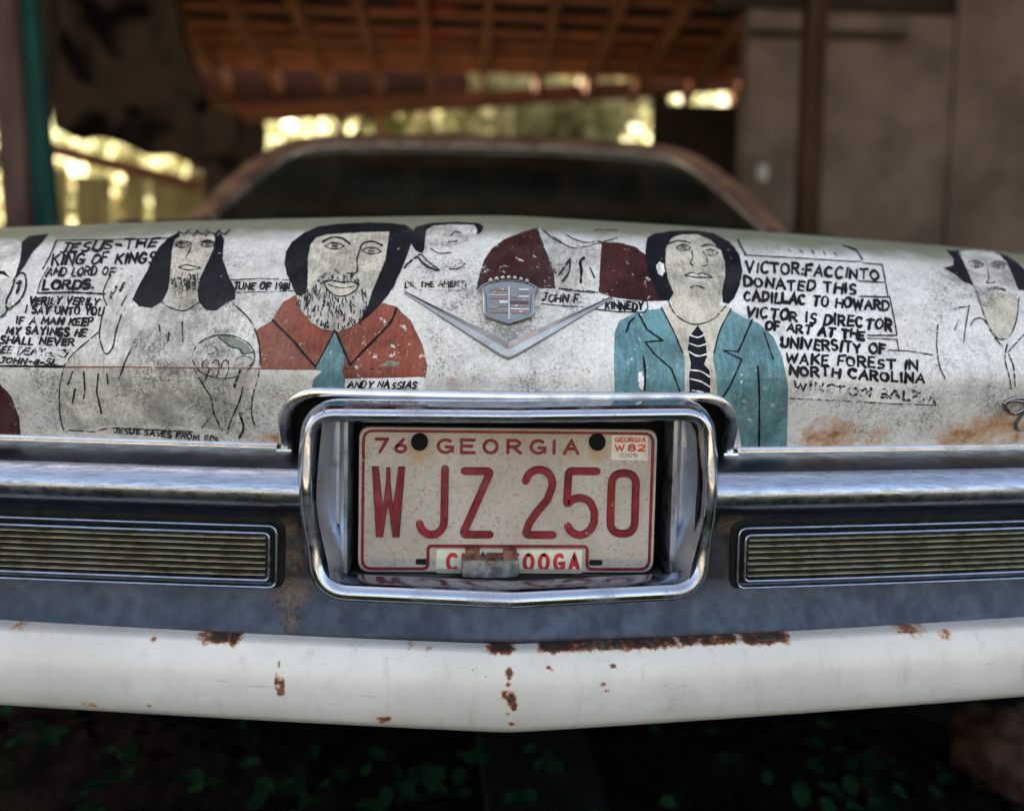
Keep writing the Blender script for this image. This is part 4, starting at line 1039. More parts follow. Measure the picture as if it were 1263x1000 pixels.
ov = rounded([(756.8, 582, 0), (787.8, 582, 0), (787.8, 657.5, 0), (756.8, 657.5, 0)], 15.4, 8)
emboss(mb, ov+[ov[0]], 10, .0026, 0, True)
part(mb, 'plate_number', [PRED, PEDGE], plate, autos=35, merge=False)
def boxed(mb, ch, x0, y0, x1, y1, w, h, f=emboss):
    wd, st = F[ch]
    for k, s_ in enumerate(st): f(mb, [(x0+(g[0]/max(wd, .1))*(x1-x0), y1+(y0-y1)*g[1]) for g in s_], w, h, k, False, 1.5)
mb = MB()
for ch, x0, x1 in (('7', 461, 475), ('6', 485, 498)): boxed(mb, ch, x0, 543, x1, 558.5, 4.0, .0010)
part(mb, 'plate_year', [PRED, PEDGE], plate, autos=35, merge=False)
mb = MB()
for ch, x0, x1 in (('G', 538, 555.5), ('E', 567, 583), ('O', 595, 611.5), ('R', 625, 641), ('G', 654, 671), ('I', 681, 685), ('A', 696, 713)): boxed(mb, ch, x0, 543, x1, 558.5, 4.0, .0010)
part(mb, 'plate_state_name', [PRED, PEDGE], plate, autos=35, merge=False)
mb = MB()
br = rounded([(445.5, 532.5, 0), (808, 532.5, 0), (808, 702.5, 0), (728.5, 702.5, 0), (728.5, 674, 0), (527.5, 674, 0), (527.5, 702.5, 0), (445.5, 702.5, 0)], [13, 13, 13, 7, 5, 5, 7, 13], 6)
emboss(mb, br+[br[0]], 4.0, .0012, 0, True, 2)
part(mb, 'plate_border', [PRED, PEDGE], plate, autos=35, merge=False)
# stickers
SW = m_flat('sticker_white_vinyl', (.62, .56, .46), .5, 0, .12, 120); SG = m_flat('sticker_pale_green_vinyl', (.60, .62, .47), .45, 0, .08, 120)
SR = m_flat('sticker_red_ink', (.46, .025, .03), .5, 0, .2, 150); SR2 = m_flat('sticker_orange_red_ink', (.55, .07, .035), .5, 0, .2, 150); SK = m_flat('sticker_grey_ink', (.16, .14, .12), .5)
def sticker(name, x0, y0, x1, y1, mat, h=.0009):
    mb = MB(); c = rounded([(x0, y0, 0), (x1, y0, 0), (x1, y1, 0), (x0, y1, 0)], 1.5, 3)
    mb.grid([[pp(p.x, p.y, .0003) for p in c], [pp(p.x, p.y, h) for p in c]], 0, True); mb.add([pp(p.x, p.y, h) for p in c], [tuple(range(len(c)))])
    return mb
def flatstroke(h, mi):
    def f(mb, pts, w, _h, k, cl, st):
        P = resample([Vector((p[0], p[1])) for p in pts], st); L = ribbon(P, w); n = len(L)
        mb.add([pp(l.x, l.y, h+k*.00003) for l, r in L]+[pp(r.x, r.y, h+k*.00003) for l, r in L], [(i, i+1, n+i+1, n+i) for i in range(n-1)], mi)
    return f
mb = sticker('registration_sticker', 755.5, 535.5, 801.5, 566, None)
for k, ch in enumerate('GEORGIA'): boxed(mb, ch, [759.5, 765.8, 771.5, 778, 784.2, 790.6, 793.2][k], 538.2, [764, 770, 776.2, 782.6, 788.8, 791.2, 798.2][k], 543.2, 1.6, 0, flatstroke(.0011, 1))
boxed(mb, 'W', 760, 547, 771, 554, 2.2, 0, flatstroke(.0011, 1)); boxed(mb, '8', 776.5, 547, 785.5, 554, 2.4, 0, flatstroke(.0011, 1)); boxed(mb, '2', 789, 547, 798, 554, 2.4, 0, flatstroke(.0011, 1))
for k, ch in enumerate('2524290'): boxed(mb, ch, 765.5+k*3.5, 557.5, 767.7+k*3.5, 562, .7, 0, flatstroke(.0011, 2))
part(mb, 'registration_sticker', [SW, SR2, SK], plate, merge=False, smooth_shade=False)
mb = sticker('county_sticker', 538, 678.5, 722, 707.5, None)
for k, ch in enumerate('CHATTOOGA'):
    x = 552.5+k*19.3
    boxed(mb, ch, x, 684.5, x+10.5, 703, 5.0, 0, flatstroke(.0011, 1))
part(mb, 'county_sticker', [SG, SR], plate, merge=False, smooth_shade=False)
# bolts and slots
def disc(mb, cx, cy, rx, ry, h0_, h1_, mi=0, n=20, bev=.85):
    c = [(cx+rx*math.cos(2*math.pi*i/n), cy+ry*math.sin(2*math.pi*i/n)) for i in range(n)]
    c2 = [(cx+(x-cx)*bev, cy+(y-cy)*bev) for x, y in c]; c3 = [(cx+(x-cx)*.45, cy+(y-cy)*.45) for x, y in c]
    mb.grid([[pp(x, y, h0_) for x, y in c], [pp(x, y, h1_*.8) for x, y in c], [pp(x, y, h1_) for x, y in c2], [pp(x, y, h1_*.75) for x, y in c3]], mi, True)
    mb.add([pp(x, y, h1_*.75) for x, y in c3], [tuple(range(n))], mi)
for cx, cy in ((515, 545.5), (737, 543.5)):
    mb = MB(); disc(mb, cx, cy, 10.3, 10.6, 0, .0045); part(mb, 'plate_bolt', M['rubber'], plate)
for cx, cy in ((520.5, 693.5), (739.5, 694)):
    mb = MB(); c = rounded([(cx-8.5, cy-3.6, 0), (cx+8.5, cy-3.6, 0), (cx+8.5, cy+3.6, 0), (cx-8.5, cy+3.6, 0)], 3.4, 5)
    mb.add([pp(p.x, p.y, .0010) for p in c], [tuple(range(len(c)))]); part(mb, 'mounting_slot', M['black'], plate)
# latch in front of the lower edge of the plate
mb = MB()
RP = Matrix((PX, PY, PN)).transposed()
c = rounded([(571, 684, 0), (640, 683.5, 0), (641.5, 693, 0), (640, 704, 0), (606, 706, 0), (571, 704.5, 0), (569.5, 693, 0)], 3, 4)
ci = [Vector((605.5+(p.x-605.5)*.96, 694.5+(p.y-694.5)*.88, 0)) for p in c]
mb.grid([[pp(p.x, p.y, .004) for p in c], [pp(p.x, p.y, .019) for p in c], [pp(p.x, p.y, .0205) for p in ci]], 0, True); mb.add([pp(p.x, p.y, .0205) for p in ci], [tuple(range(len(ci)))])
lat = part(mb, 'plate_latch', M['galv'], plate, autos=35)
for x0, x1, y0, y1 in ((574, 592, 672, 686), (621, 638, 672, 686)):
    mb = MB(); mb.box(pp((x0+x1)/2, (y0+y1)/2, .013), ((x1-x0)*KX, (y1-y0)*KY, .010), RP, 0, .0012); part(mb, 'latch_ear', M['rustmetal'], plate, autos=30)
mb = MB(); disc(mb, 606, 683.5, 8, 5.5, .01, .0225); part(mb, 'latch_pin', M['rustmetal'], plate)
mb = MB(); disc(mb, 606, 706.5, 25, 5.5, .004, .016); part(mb, 'latch_foot', m_flat('dirty_brass', (.20, .17, .11), .6, .3, .4, 80), plate)

# ------------------------------------------------------------------ rest of the car
CARW = m_paint('weathered_white_car_paint', (.62, .62, .59), .2, .6, .25)
BROWN = m_flat('brown_weathered_roof_paint', (.17, .088, .048), .5, 0, .5, 9)
for sgn in (-1, 1):
    mb = MB(); rows = []
    for i in range(0, 61):
        s = CS[-1]*i/60 if i > 24 else .36*i/24
        if i > 24: s = .36+(CS[-1]-.36)*(i-24)/36
        r_ = [lidP(x, s) for x in (.704, .76, .82, .88, .93, .96)]
        e = r_[-1]
        for dx, dz in ((.015, -.006), (.024, -.02), (.030, -.06)): r_.append(e+Vector((dx, 0, dz)))
        for z in (.62, .50, .36): r_.append(Vector((.995-.02*(z < .4), e.y, min(z, e.z-.07) if z > .6 else z)))
        rows.append([Vector((sgn*p.x, p.y, p.z)) for p in r_])
    mb.grid(rows); part(mb, 'quarter_panel', CARW, autos=50)
# front half of the body, plain under the roof of the shed
mb = MB(); rows = []
for y, zt in ((1.50, .965), (2.2, .95), (3.4, .95), (3.9, .96), (4.4, .95), (5.2, .92), (5.42, .86), (5.46, .70), (5.46, .40)):
    r_ = []
    for f in (-1, -.99, -.985, -.97, -.9, -.5, 0, .5, .9, .97, .985, .99, 1):
        a = abs(f); z = zt if a < .95 else (zt-.01 if a < .98 else (zt-.06 if a < .988 else (.60 if a < .995 else .36)))
        r_.append(Vector((.995*f, y, min(z, zt-.02*a))))
    rows.append(r_)
mb.grid(rows); part(mb, 'front_body', CARW, autos=40)
mb = MB(); mb.box((0, 2.85, .36), (1.9, 5.0, .06)); mb.box((0, .16, .46), (1.88, .08, .08)); part(mb, 'underbody', M['black'], autos=30)  # unseen floor and rear box, added to keep the ground below dark
for sx in (-1, 1):
    for y in (1.25, 4.55):
        mb = MB(); mb.sweep([Vector((sx*.78, y, .35))+Vector((0, .27*math.cos(a), .27*math.sin(a))) for a in [2*math.pi*i/36 for i in range(36)]],
                            [Vector((0, math.cos(a), math.sin(a))) for a in [2*math.pi*i/36 for i in range(36)]], [(-.10, -.09), (-.105, 0), (-.09, .07), (-.05, .08), (.05, .08), (.09, .07), (.105, 0), (.10, -.09)], closed=True)
        w = part(mb, 'wheel', M['rubber'], autos=40)
        mb = MB(); n = 28
        def rr(r_, dx): return [Vector((sx*(.78+dx), y+r_*math.cos(2*math.pi*i/n), .35+r_*math.sin(2*math.pi*i/n))) for i in range(n)]
        mb.grid([rr(.19, .085), rr(.185, .10), rr(.15, .075), rr(.09, .085), rr(.05, .105), rr(.001, .108)], 0, True); part(mb, 'hubcap', M['trim'], w, autos=40)
# greenhouse
def rearY(z): return 1.46+(z-.95)/.27*.54
OUT = [(-.795, .955), (-.785, 1.0), (-.745, 1.09), (-.700, 1.160), (-.645, 1.208), (-.56, 1.234), (-.40, 1.248), (-.2, 1.254), (0, 1.256)]
INN = [(-.735, .957), (-.722, .985), (-.682, 1.06), (-.640, 1.125), (-.600, 1.164), (-.54, 1.185), (-.40, 1.199), (-.2, 1.205), (0, 1.207)]
OUT = OUT+[(-x, z) for x, z in reversed(OUT[:-1])]; INN = INN+[(-x, z) for x, z in reversed(INN[:-1])]
OUT = [(v.x+.02, v.y) for v in catmull([Vector((a, b, 0)) for a, b in OUT], 4)]; INN = [(v.x+.02, v.y) for v in catmull([Vector((a, b, 0)) for a, b in INN], 4)]
mb = MB(); rows = []
rows.append([Vector((x, rearY(z)+.012, z)) for x, z in INN]); rows.append([Vector((x*1.01, rearY(z)-.004, z+.004)) for x, z in INN])
rows.append([Vector((x*.985, rearY(z)-.006, z-.006)) for x, z in OUT]); rows.append([Vector((x, rearY(z)+.02, z)) for x, z in OUT])
for y in (2.3, 2.7, 3.1, 3.4): rows.append([Vector((x, max(y, rearY(z)+.05), z+.02*math.sin((y-2)/1.4*math.pi)*max(0, (z-1.1)/.15))) for x, z in OUT])
rows.append([Vector((x, 4.05-(z-.95)*1.9, z*.999)) for x, z in OUT])
mb.grid(rows); roof = part(mb, 'roof', BROWN, autos=35)
mb = MB(); P = [Vector((x*.985, rearY(z)-.006, z+.001)) for x, z in INN]
mb.sweep(P, [Vector((0, -.45, .89))]*len(P), [(-.008, -.004), (-.006, .006), (0, .009), (.006, .006), (.008, -.004)]); part(mb, 'window_trim', m_chrome('worn_window_trim', (.45, .38, .33), .28, .6), roof, autos=40)
g = N('dark_rear_glass'); g.b.inputs['Transmission Weight'].default_value = 0
tr = g.new('ShaderNodeBsdfTransparent'); tr.inputs[0].default_value = (.30, .33, .22, 1)
gl = g.new('ShaderNodeBsdfGlossy'); gl.inputs['Roughness'].default_value = .04; gl.inputs[0].default_value = (.8, .85, .7, 1)
fr = g.new('ShaderNodeFresnel'); fr.inputs[0].default_value = 1.5
mx = g.new('ShaderNodeMixShader'); g.t.links.new(fr.outputs[0], mx.inputs[0]); g.t.links.new(tr.outputs[0], mx.inputs[1]); g.t.links.new(gl.outputs[0], mx.inputs[2])
df = g.new('ShaderNodeBsdfDiffuse'); df.inputs[0].default_value = (.10, .10, .07, 1)
m2 = g.new('ShaderNodeMixShader'); g.put(m2.inputs[0], g.ramp(g.noise(4, 4), .35, .75, .05, .16)); g.t.links.new(mx.outputs[0], m2.inputs[1]); g.t.links.new(df.outputs[0], m2.inputs[2])
g.t.links.new(m2.outputs[0], g.out.inputs[0])
mb = MB(); rows = []
for k in range(9):
    t = k/8; rows.append([Vector((x*(1), rearY(z)+.010+.0*t, z)) for x, z in [(x, .957+(z-.957)*t) for x, z in INN]])
mb.grid(rows); part(mb, 'rear_window', g.m, roof, autos=60)
INT = m_flat('dark_olive_upholstery', (.06, .058, .036), .8, 0, .4, 6)
mb = MB()
for x, w in ((-.36, .68), (.36, .68)): mb.box((x, 2.15, .80), (w, .18, .46), Matrix.Rotation(R(-14), 3, 'X'), 0, .05)
mb.box((0, 1.72, .93), (1.5, .45, .03), None, 0, .01)
part(mb, 'rear_seat', INT, autos=40)
for x in (-.38, .38):
    mb = MB(); mb.box((x, 3.0, .82), (.60, .16, .60), Matrix.Rotation(R(-12), 3, 'X'), 0, .05); mb.box((x, 3.06, 1.12), (.30, .10, .14), Matrix.Rotation(R(-12), 3, 'X'), 0, .04); part(mb, 'front_seat', INT, autos=40)
mb = MB(); mb.box((0, 3.80, 1.06), (1.6, .05, .95), Matrix.Rotation(R(62), 3, 'X'), 0, .01); part(mb, 'windscreen', m_flat('opaque_dark_windscreen', (.03, .032, .025), .3), autos=30)  # unseen, made opaque and dark to block daylight through the cabin

# ------------------------------------------------------------------ the shed
DW = m_wood('dark_roof_timber', (.17, .072, .034), (.30, .135, .062)); DW2 = m_wood('brown_roof_board', (.26, .095, .044), (.44, .17, .075), (.8, 30, 30))
DW3 = m_wood('dark_red_brown_beam', (.085, .033, .015), (.15, .06, .027))
BLKW_ = m_wood('blackened_timber', (.018, .012, .009), (.035, .022, .014)); TIN = m_flat('rusted_roof_tin', (.012, .008, .006), .7, .2, .5, 4)
def zr(y): return 2.345-.187*(y-4.5)
shed = root('carport', (0, 4, 0)); tag(shed, 'open timber carport with rough rafters and board roof over the car', 'carport')
def spart(mb, name, mat, parent=None, **k):
    o = mb.build(name, mat, None, **k)
    if parent: o.parent = parent
    else: keep(o, shed)
    return o
Y0, Y1 = .55, 6.10
xc = at(605, 0, 4.5).x
for k in range(-9, 9):
    x = xc+.405*k; mb = MB(); j = rnd.uniform(-.02, .02)
    mb.beam((x+j, Y0, zr(Y0)+.06), (x-j, 6.42, zr(6.42)+.06), .048+rnd.uniform(0, .012), .12, 0, .004); spart(mb, 'rafter', DW)
y = Y0+.05; k = 0
RB = m_wood('red_painted_board', (.20, .025, .018), (.26, .05, .03), (.8, 30, 30))
while y < Y1:
    w = rnd.uniform(.07, .13); mb = MB()
    mb.box((xc-.05+rnd.uniform(-.1, .1), y+w/2, zr(y+w/2)+.135), (7.0, w, .022), Matrix.Rotation(-math.atan(.187), 3, 'X'), 0, .002)
    spart(mb, 'roof_board', DW2); y += w+rnd.uniform(.08, .22); k += 1
for px, py in ((528, 62), (520, 85)):
    p = at(px, py, 5.2); mb = MB(); yy = 5.0 if py < 70 else 5.45
    mb.box((at(px, py, yy).x, yy, zr(yy)+.119), (.36, .14, .006), Matrix.Rotation(-math.atan(.187), 3, 'X'), 0, .001); spart(mb, 'patch_board', RB)
mb = MB()
for i in range(1):
    rows = []
    for x in [xc-3.6+.0375*k for k in range(193)]: rows.append([Vector((x, yy, zr(yy)+.165+.009*math.sin(x*2*math.pi/.075*.5))) for yy in (Y0-.15, 2, 4, Y1+.03)])
    mb.grid(rows)
    mb.grid([[p+Vector((0, 0, .003)) for p in r_] for r_ in rows])
spart(mb, 'roof_sheet', TIN, merge=False)
mb = MB(); mb.beam(at(205, 110, 6.47), at(578, 92, 6.47), .025, .36, 0, .003); spart(mb, 'gap_blocking_board', m_wood('dark_gap_board', (.035, .015, .008), (.07, .028, .013), (.8, 30, 30)))  # added board that shuts out the bright gap over the beam
bl, br_ = at(285, 143, 6.3), at(930, 101, 6.3)
mb = MB(); mb.beam(bl, br_, .10, .135, 0, .008); spart(mb, 'beam', DW3)
for px, yy, w, mat in ((812, 6.25, .12, BLKW_), (468, 6.35, .09, DW), (312, 6.3, .2, BLKW_)):
    p = at(px, 180, yy); top = bl.lerp(br_, (px-285)/645.0).z-.07; mb = MB(); mb.beam((p.x, yy, 0), (p.x, yy, top), w, .10, 0, .006, Vector((0, 1, 0))); spart(mb, 'post', mat)
# right-hand front post
p = at(1001, 150, 2.6); mb = MB(); mb.beam((p.x, 2.6, 0), (p.x-.006, 2.6, zr(2.6)), .078, .085, 0, .006, Vector((0, 1, 0))); spart(mb, 'post', m_wood('warm_brown_post', (.022, .011, .005), (.055, .026, .012), (30, 30, 2)))
# left post with a green board nailed on
pa, pb = at(10, 128, 2.1), at(30, 282, 2.1); d_ = (pb-pa)/(pb.z-pa.z)
lp = root('corner_post', (pb.x, 2.1, 0)); tag(lp, 'leaning brown corner post with a dark green board on its side at the left edge', 'post')
def on_post(px0, px1, yy, mat, name, dep):
    a0 = at(px0[0], 128, yy); a1 = at(px0[1], 282, yy); b0 = at(px1[0], 128, yy); b1 = at(px1[1], 282, yy)
    ca, cb = (a0+b0)/2, (a1+b1)/2; dd = (cb-ca)/(cb.z-ca.z); lo = ca+dd*(0-ca.z); hi = ca+dd*(2.45-ca.z)
    mb = MB(); mb.beam(lo, hi, (b1-a1).length, dep, 0, .004, Vector((0, 1, 0))); o = mb.build(name, mat); keep(o, lp)
on_post((6, 14), (31, 43), 2.1, m_wood('purple_brown_post', (.055, .032, .028), (.10, .06, .05), (30, 30, 2)), 'post', .10)
on_post((31, 43.5), (55, 72), 2.12, m_wood('dark_green_board', (.006, .032, .026), (.012, .055, .044), (30, 30, 2)), 'green_board', .05)
# plaster wall on the right
PL = m_flat('stained_grey_brown_plaster', (.112, .076, .054), .9, 0, .28, 3.5)
wl = root('plaster_wall', (at(918, 150, 3.3).x, 3.3, 0)); tag(wl, 'bare grey brown plaster wall standing right of the car behind a brown post', 'wall')
xa, xb, ztop = at(919, 150, 3.3).x, at(1172, 150, 3.3).x, at(1050, 16, 3.3).z
mb = MB(); mb.box(((xa+xb)/2, 3.36, ztop/2), (xb-xa, .12, ztop), None, 0, .008); keep(mb.build('wall_panel', PL), wl)
mb = MB(); mb.box((xb+1.303, 3.352, 1.5), (2.6, .13, 3.0), None, 0, .008); keep(mb.build('wall_panel', PL), wl)
mb = MB(); mb.beam((xa, 3.27, at(950, 42, 3.3).z), (xb-.25, 3.27, at(950, 40, 3.3).z), .05, .03, 0, .004); keep(mb.build('batten', m_flat('dark_batten', (.04, .026, .018), .9)), wl)
mb = MB(); mb.beam((xa-.15, 3.40, ztop+.17), (xb, 3.40, ztop+.17), .14, .32, 0, .01); keep(mb.build('header_board', BLKW_), wl)
c = at(940, 214, 3.285); mb = MB(); mb.box(c, (.05, .02, .075), None, 0, .006); mb.box(c+Vector((.004, -.013, .004)), (.022, .012, .04), None, 0, .003)
tag(mb.build('wall_switch', m_flat('pale_switch_plate', (.30, .27, .20), .3)), 'small pale switch plate on the plaster wall beside the car roof', 'switch')
# dark board wall beside it, far end of the shed
xa2, xb2 = at(822, 150, 5.9).x, at(935, 150, 5.9).x; zt2 = at(870, 128, 5.9).z
mb = MB(); n = 7
for k in range(n):
    w = (xb2-xa2)/n; mb.box((xa2+w*(k+.5), 5.95+rnd.uniform(0, .01), zt2/2), (w-.004, .03, zt2), None, 0, .003)
o = mb.build('board_partition', BLKW_); tag(o, 'black boarded partition at the far end between the car roof and plaster wall', 'partition')
# mottled wall at the upper left, brown with random black blotches
n_ = N('mottled_brown_black'); b_ = n_.ramp(n_.noise(3.2, 2, .5, dist=.6), .46, .60)
MOT = n_.done(n_.mix(b_, n_.mix(n_.noise(8, 3), (.026, .016, .010), (.058, .036, .022)), (.003, .002, .002)), .9, None, None, .05)
def slab(pix, yy, th, mat, name):
    P = [at(px, py, yy) for px, py in pix]; n = len(P); mb = MB()
    mb.add(P+[p+Vector((0, th, 0)) for p in P], [tuple(range(n)), tuple(range(2*n-1, n-1, -1))]+[(i, (i+1) % n, n+(i+1) % n, n+i) for i in range(n)])
    return mb.build(name, mat, None, False, None)
o = slab([(48, -60), (205, -60), (222, 40), (246, 110), (262, 160), (272, 228), (238, 205), (208, 190), (180, 192), (150, 178), (112, 168), (92, 172), (66, 158), (52, 90)], 4.0, .12, MOT, 'mottled_wall')
tag(o, 'mottled brown wall with black blotches over the left opening', 'wall')
o = slab([(-260, -160), (58, -160), (62, 60), (56, 112), (30, 132), (-260, 126)], 2.35, .08, BLKW_, 'header_wall'); tag(o, 'blackened board header above the corner post at the upper left', 'board wall')
mb = MB(); mb.beam(at(60, 183, 4.3), at(248, 231, 4.5), .05, .075, 0, .006); o = mb.build('sloping_rail', DW); tag(o, 'dark wooden rail sloping across the left opening over the board fence', 'rail')
p = at(272, 200, 3.9); mb = MB(); mb.beam((p.x+.03, 3.9, 0), (p.x+.01, 3.9, at(272, 138, 3.9).z), .17, .2, 0, .03, Vector((0, 1, 0))); o = mb.build('rough_pillar', MOT); tag(o, 'rough mottled pillar left of the car roof', 'pillar')
# weathered fence
fe = root('board_fence', at(150, 300, 5.4)*1); fe.location.z = 0; tag(fe, 'weathered yellow brown plank fence seen under the sloping rail on the left', 'fence')
FW = m_wood('yellow_brown_plank', (.20, .15, .055), (.34, .26, .10), (20, 20, 2))  # yellow brown tone with grain
x = at(60, 240, 5.4).x; xe = at(262, 240, 5.4).x
while x < xe:
    w = rnd.uniform(.09, .14); h = at(100, 212, 5.4).z+rnd.uniform(-.03, .03); mb = MB(); mb.box((x+w/2, 5.4, h/2), (w, .02, h), None, 0, .002); keep(mb.build('plank', FW), fe); x += w+rnd.choice((.004, .01, .05, .09))
mb = MB(); mb.box(((at(60, 240, 5.4).x+xe)/2, 5.44, .55), (xe-at(60, 240, 5.4).x, .04, .08)); keep(mb.build('fence_rail', FW), fe)

# ------------------------------------------------------------------ ground, plants, trees
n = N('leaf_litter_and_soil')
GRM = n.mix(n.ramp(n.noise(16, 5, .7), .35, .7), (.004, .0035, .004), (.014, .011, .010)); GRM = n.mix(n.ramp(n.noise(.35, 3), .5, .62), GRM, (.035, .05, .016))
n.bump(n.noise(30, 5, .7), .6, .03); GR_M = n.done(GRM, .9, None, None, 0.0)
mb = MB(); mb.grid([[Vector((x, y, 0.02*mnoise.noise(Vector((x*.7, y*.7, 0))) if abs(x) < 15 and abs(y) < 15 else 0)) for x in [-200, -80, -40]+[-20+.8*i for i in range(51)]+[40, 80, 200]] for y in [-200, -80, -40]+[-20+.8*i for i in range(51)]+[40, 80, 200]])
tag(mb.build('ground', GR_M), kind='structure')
mb = MB(); mb.grid([[Vector((x, y, .03+.012*mnoise.noise(Vector((x, y, 4))))) for x in [-14+.7*i for i in range(41)]] for y in [-16+.7*i for i in range(18)]])
tag(mb.build('bounce_ground', m_flat('pale_bounce_ground', (.30, .25, .18), .95, 0, .4, 12)), kind='structure')  # added pale ground out of view, bounces sunlight into the carport
a_, b_ = at(568, 930, .6), at(690, 930, .6); mb = MB(); mb.box(((a_.x+b_.x)/2, 1.4, .02), (.19, 2.6, .06), Matrix.Rotation(R(3), 3, 'Z'), 0, .012)
tag(mb.build('concrete_strip', m_flat('stained_concrete', (.0035, .0038, .0045), .9, 0, .35, 14)), kind='structure')
def ground_at(px, py, z=0.0):
    d = ray(px, py); return CAM+d*((z-CAM.z)/d.z)
bm = bmesh.new(); bmesh.ops.create_icosphere(bm, subdivisions=4, radius=1)
for v in bm.verts:
    q_ = v.co.copy(); v.co = Vector((q_.x*.085, q_.y*.10, q_.z*.10))*(1+.28*mnoise.noise(q_*1.6)+.12*mnoise.noise(q_*4)+.05*mnoise.noise(q_*11))
me = bpy.data.meshes.new('rock'); bm.to_mesh(me); bm.free()
o = link('rock', me, m_flat('red_brown_stone', (.034, .017, .011), .85, 0, .6, 26)); gp = ground_at(1262, 985); o.location = gp+Vector((0, .06, .035)); o.scale = (.9, .9, .9); tag(o, 'rough red brown rock on the ground at the lower right', 'rock')

def leaf_mesh(items, shape):
    V, F_ = [], []
    for p, s, rot in items:
        n0 = len(V); V += [tuple(p+rot @ (Vector(q_)*s)) for q_ in shape[0]]; F_ += [tuple(i+n0 for i in f) for f in shape[1]]
    return V, F_
IVY = ([(0, 0, 0), (.32, .25, .05), (.34, .62, .03), (0, 1, -.06), (-.34, .62, .03), (-.32, .25, .05), (0, .5, -.03)], [(0, 1, 6), (1, 2, 6), (2, 3, 6), (3, 4, 6), (4, 5, 6), (5, 0, 6)])
LEAF = ([(0, 0, 0), (.28, .45, .06), (0, 1, 0), (-.28, .45, .06)], [(0, 1, 2), (0, 2, 3)])
def rrot(tilt=40):
    return Matrix.Rotation(rnd.uniform(0, 2*math.pi), 3, 'Z') @ Matrix.Rotation(R(rnd.uniform(-tilt, tilt)), 3, 'X') @ Matrix.Rotation(R(rnd.uniform(-tilt, tilt)), 3, 'Y')
items = []
for px, py, c in ((340, 960, 9), (560, 960, 6), (590, 930, 6), (520, 970, 6), (470, 940, 5), (420, 985, 6), (355, 985, 5), (660, 980, 4), (470, 985, 6), (1000, 960, 8), (1020, 915, 5), (1070, 935, 6), (1085, 985, 8), (990, 945, 5), (830, 972, 4), (905, 915, 3), (1130, 990, 5), (40, 900, 6), (120, 985, 6), (150, 930, 4), (250, 960, 5), (700, 950, 3)):
    for _ in range(c):
        p = ground_at(px+rnd.uniform(-32, 32), py+rnd.uniform(-22, 22), rnd.uniform(.04, .11)); items.append((p, rnd.uniform(.026, .042), rrot(30)))
for _ in range(900):
    items.append((Vector((rnd.uniform(-1.6, 1.6), rnd.uniform(-.6, 2.2), rnd.uniform(.02, .08))), rnd.uniform(.02, .038), rrot(40)))
V, F_ = leaf_mesh(items, IVY); me = bpy.data.meshes.new('ground_cover'); me.from_pydata(V, [], F_)
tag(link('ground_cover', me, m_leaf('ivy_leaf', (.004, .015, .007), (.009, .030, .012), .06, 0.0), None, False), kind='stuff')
items = [(Vector((rnd.uniform(-2, 2), rnd.uniform(-1.2, 2.4), rnd.uniform(.012, .03))), rnd.uniform(.03, .06), rrot(25)) for _ in range(1500)]
V, F_ = leaf_mesh(items, LEAF); me = bpy.data.meshes.new('leaf_litter'); me.from_pydata(V, [], F_)
tag(link('leaf_litter', me, m_leaf('dry_leaf', (.0015, .001, .001), (.004, .0025, .002), .0, 0.0), None, False), kind='stuff')

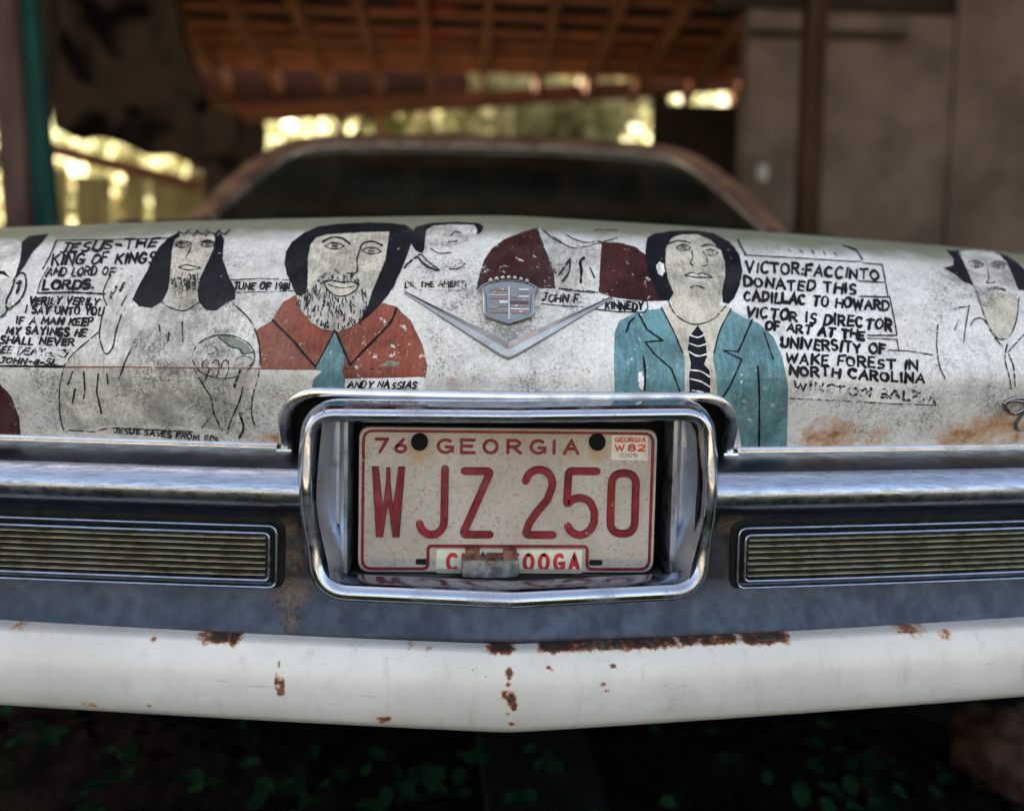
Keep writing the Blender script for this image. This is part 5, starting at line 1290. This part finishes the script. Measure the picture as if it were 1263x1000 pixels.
BARK = m_wood('grey_brown_bark', (.06, .045, .032), (.12, .09, .065), (12, 12, 2))
def tree(name, x, y, h, spread, leaves, size, mat, low, label, cat='tree', group=None):
    t = root(name, (x, y, 0)); tag(t, label, cat, group)
    mb = MB(); tips = []
    def limb(a, d, L, r, depth):
        P = [a]; dd = d.copy()
        for _ in range(5): dd = (dd+Vector((rnd.uniform(-.18, .18), rnd.uniform(-.18, .18), rnd.uniform(-.05, .14)))).normalized(); P.append(P[-1]+dd*L/5)
        mb.sweep(P, [Vector((dd.y+.3, -dd.x+.2, .1)).normalized()]*6, circ(1, 7), scale=[r*(1-.13*i) for i in range(6)])
        if depth == 0: tips.extend(P[2:])
        else:
            for _ in range(5 if depth > 1 else 4):
                k = rnd.randint(2, 5); az = rnd.uniform(0, 2*math.pi)
                limb(P[k], (dd*.35+Vector((math.cos(az), math.sin(az), rnd.uniform(-.1, .6)))).normalized(), L*rnd.uniform(.4, .6)*spread, r*.45, depth-1)
    limb(Vector((x, y, -.1)), Vector((0, 0, 1)), h*.62, h*.022, 2)
    keep(mb.build('trunk', BARK), t)
    it = []
    for _ in range(leaves):
        c_ = rnd.choice(tips); p = c_+Vector((rnd.gauss(0, .30), rnd.gauss(0, .30), rnd.gauss(0, .26)))*h*.10
        if p.z < low: p.z = low+rnd.uniform(0, 1.2)
        it.append((p, size*rnd.uniform(.7, 1.3), rrot(80)))
    V, F_ = leaf_mesh(it, LEAF); me = bpy.data.meshes.new('crown'); me.from_pydata(V, [], F_); keep(link('crown', me, mat, None, False), t)
def woodland():
    it = []
    for _ in range(26000):
        x = rnd.uniform(-22, 16); y = rnd.uniform(15, 22); hmax = 5.2+2.2*mnoise.noise(Vector((x*.35, 2, 0)))+1.2*mnoise.noise(Vector((x*1.1, 5, 0)))
        it.append((Vector((x, y, rnd.uniform(.1, hmax))), rnd.uniform(.22, .5), rrot(80)))
    V, F_ = leaf_mesh(it, LEAF); me = bpy.data.meshes.new('woodland'); me.from_pydata(V, [], F_)
    tag(link('woodland', me, LW, None, False), kind='stuff')
LW = m_leaf('far_wood_leaf', (.20, .23, .10), (.40, .40, .25), .6); woodland()
LG = m_leaf('bright_spring_leaf', (.16, .20, .06), (.30, .32, .12), .6); LY = m_leaf('yellow_leaf', (.30, .28, .13), (.42, .40, .24), .6); LO = m_leaf('orange_glint_leaf', (.30, .10, .03), (.40, .15, .05), .55)
tree('yellow_tree', .9, 9.6, 5.0, 1.2, 9000, .15, LY, .6, 'yellow leaved tree behind the right half of the car roof')
tree('green_tree', -1.6, 10.5, 5.5, 1.2, 9000, .16, LG, .6, 'light green tree behind the left half of the car roof')
tree('green_tree', -5.6, 9.5, 5.0, 1.2, 9000, .16, LG, .8, 'bright lime green tree beyond the left opening above the sloping rail')
tree('yellow_tree', -4.2, 12.0, 6.0, 1.2, 9000, .17, LY, .5, 'golden tree beyond the rough pillar at the left')
tree('orange_glint_tree', 1.6, 11.5, 6.0, 1.0, 4000, .17, LO, 2.85, 'added tree whose orange leaves stand for sunlit glints over the far beam')  # added for its orange leaf colour, imitating sunlit glints above the beam
tree('yellow_tree', -3.6, 6.9, 2.4, 1.3, 3000, .11, LY, .2, 'low golden bush behind the plank fence', 'bush')
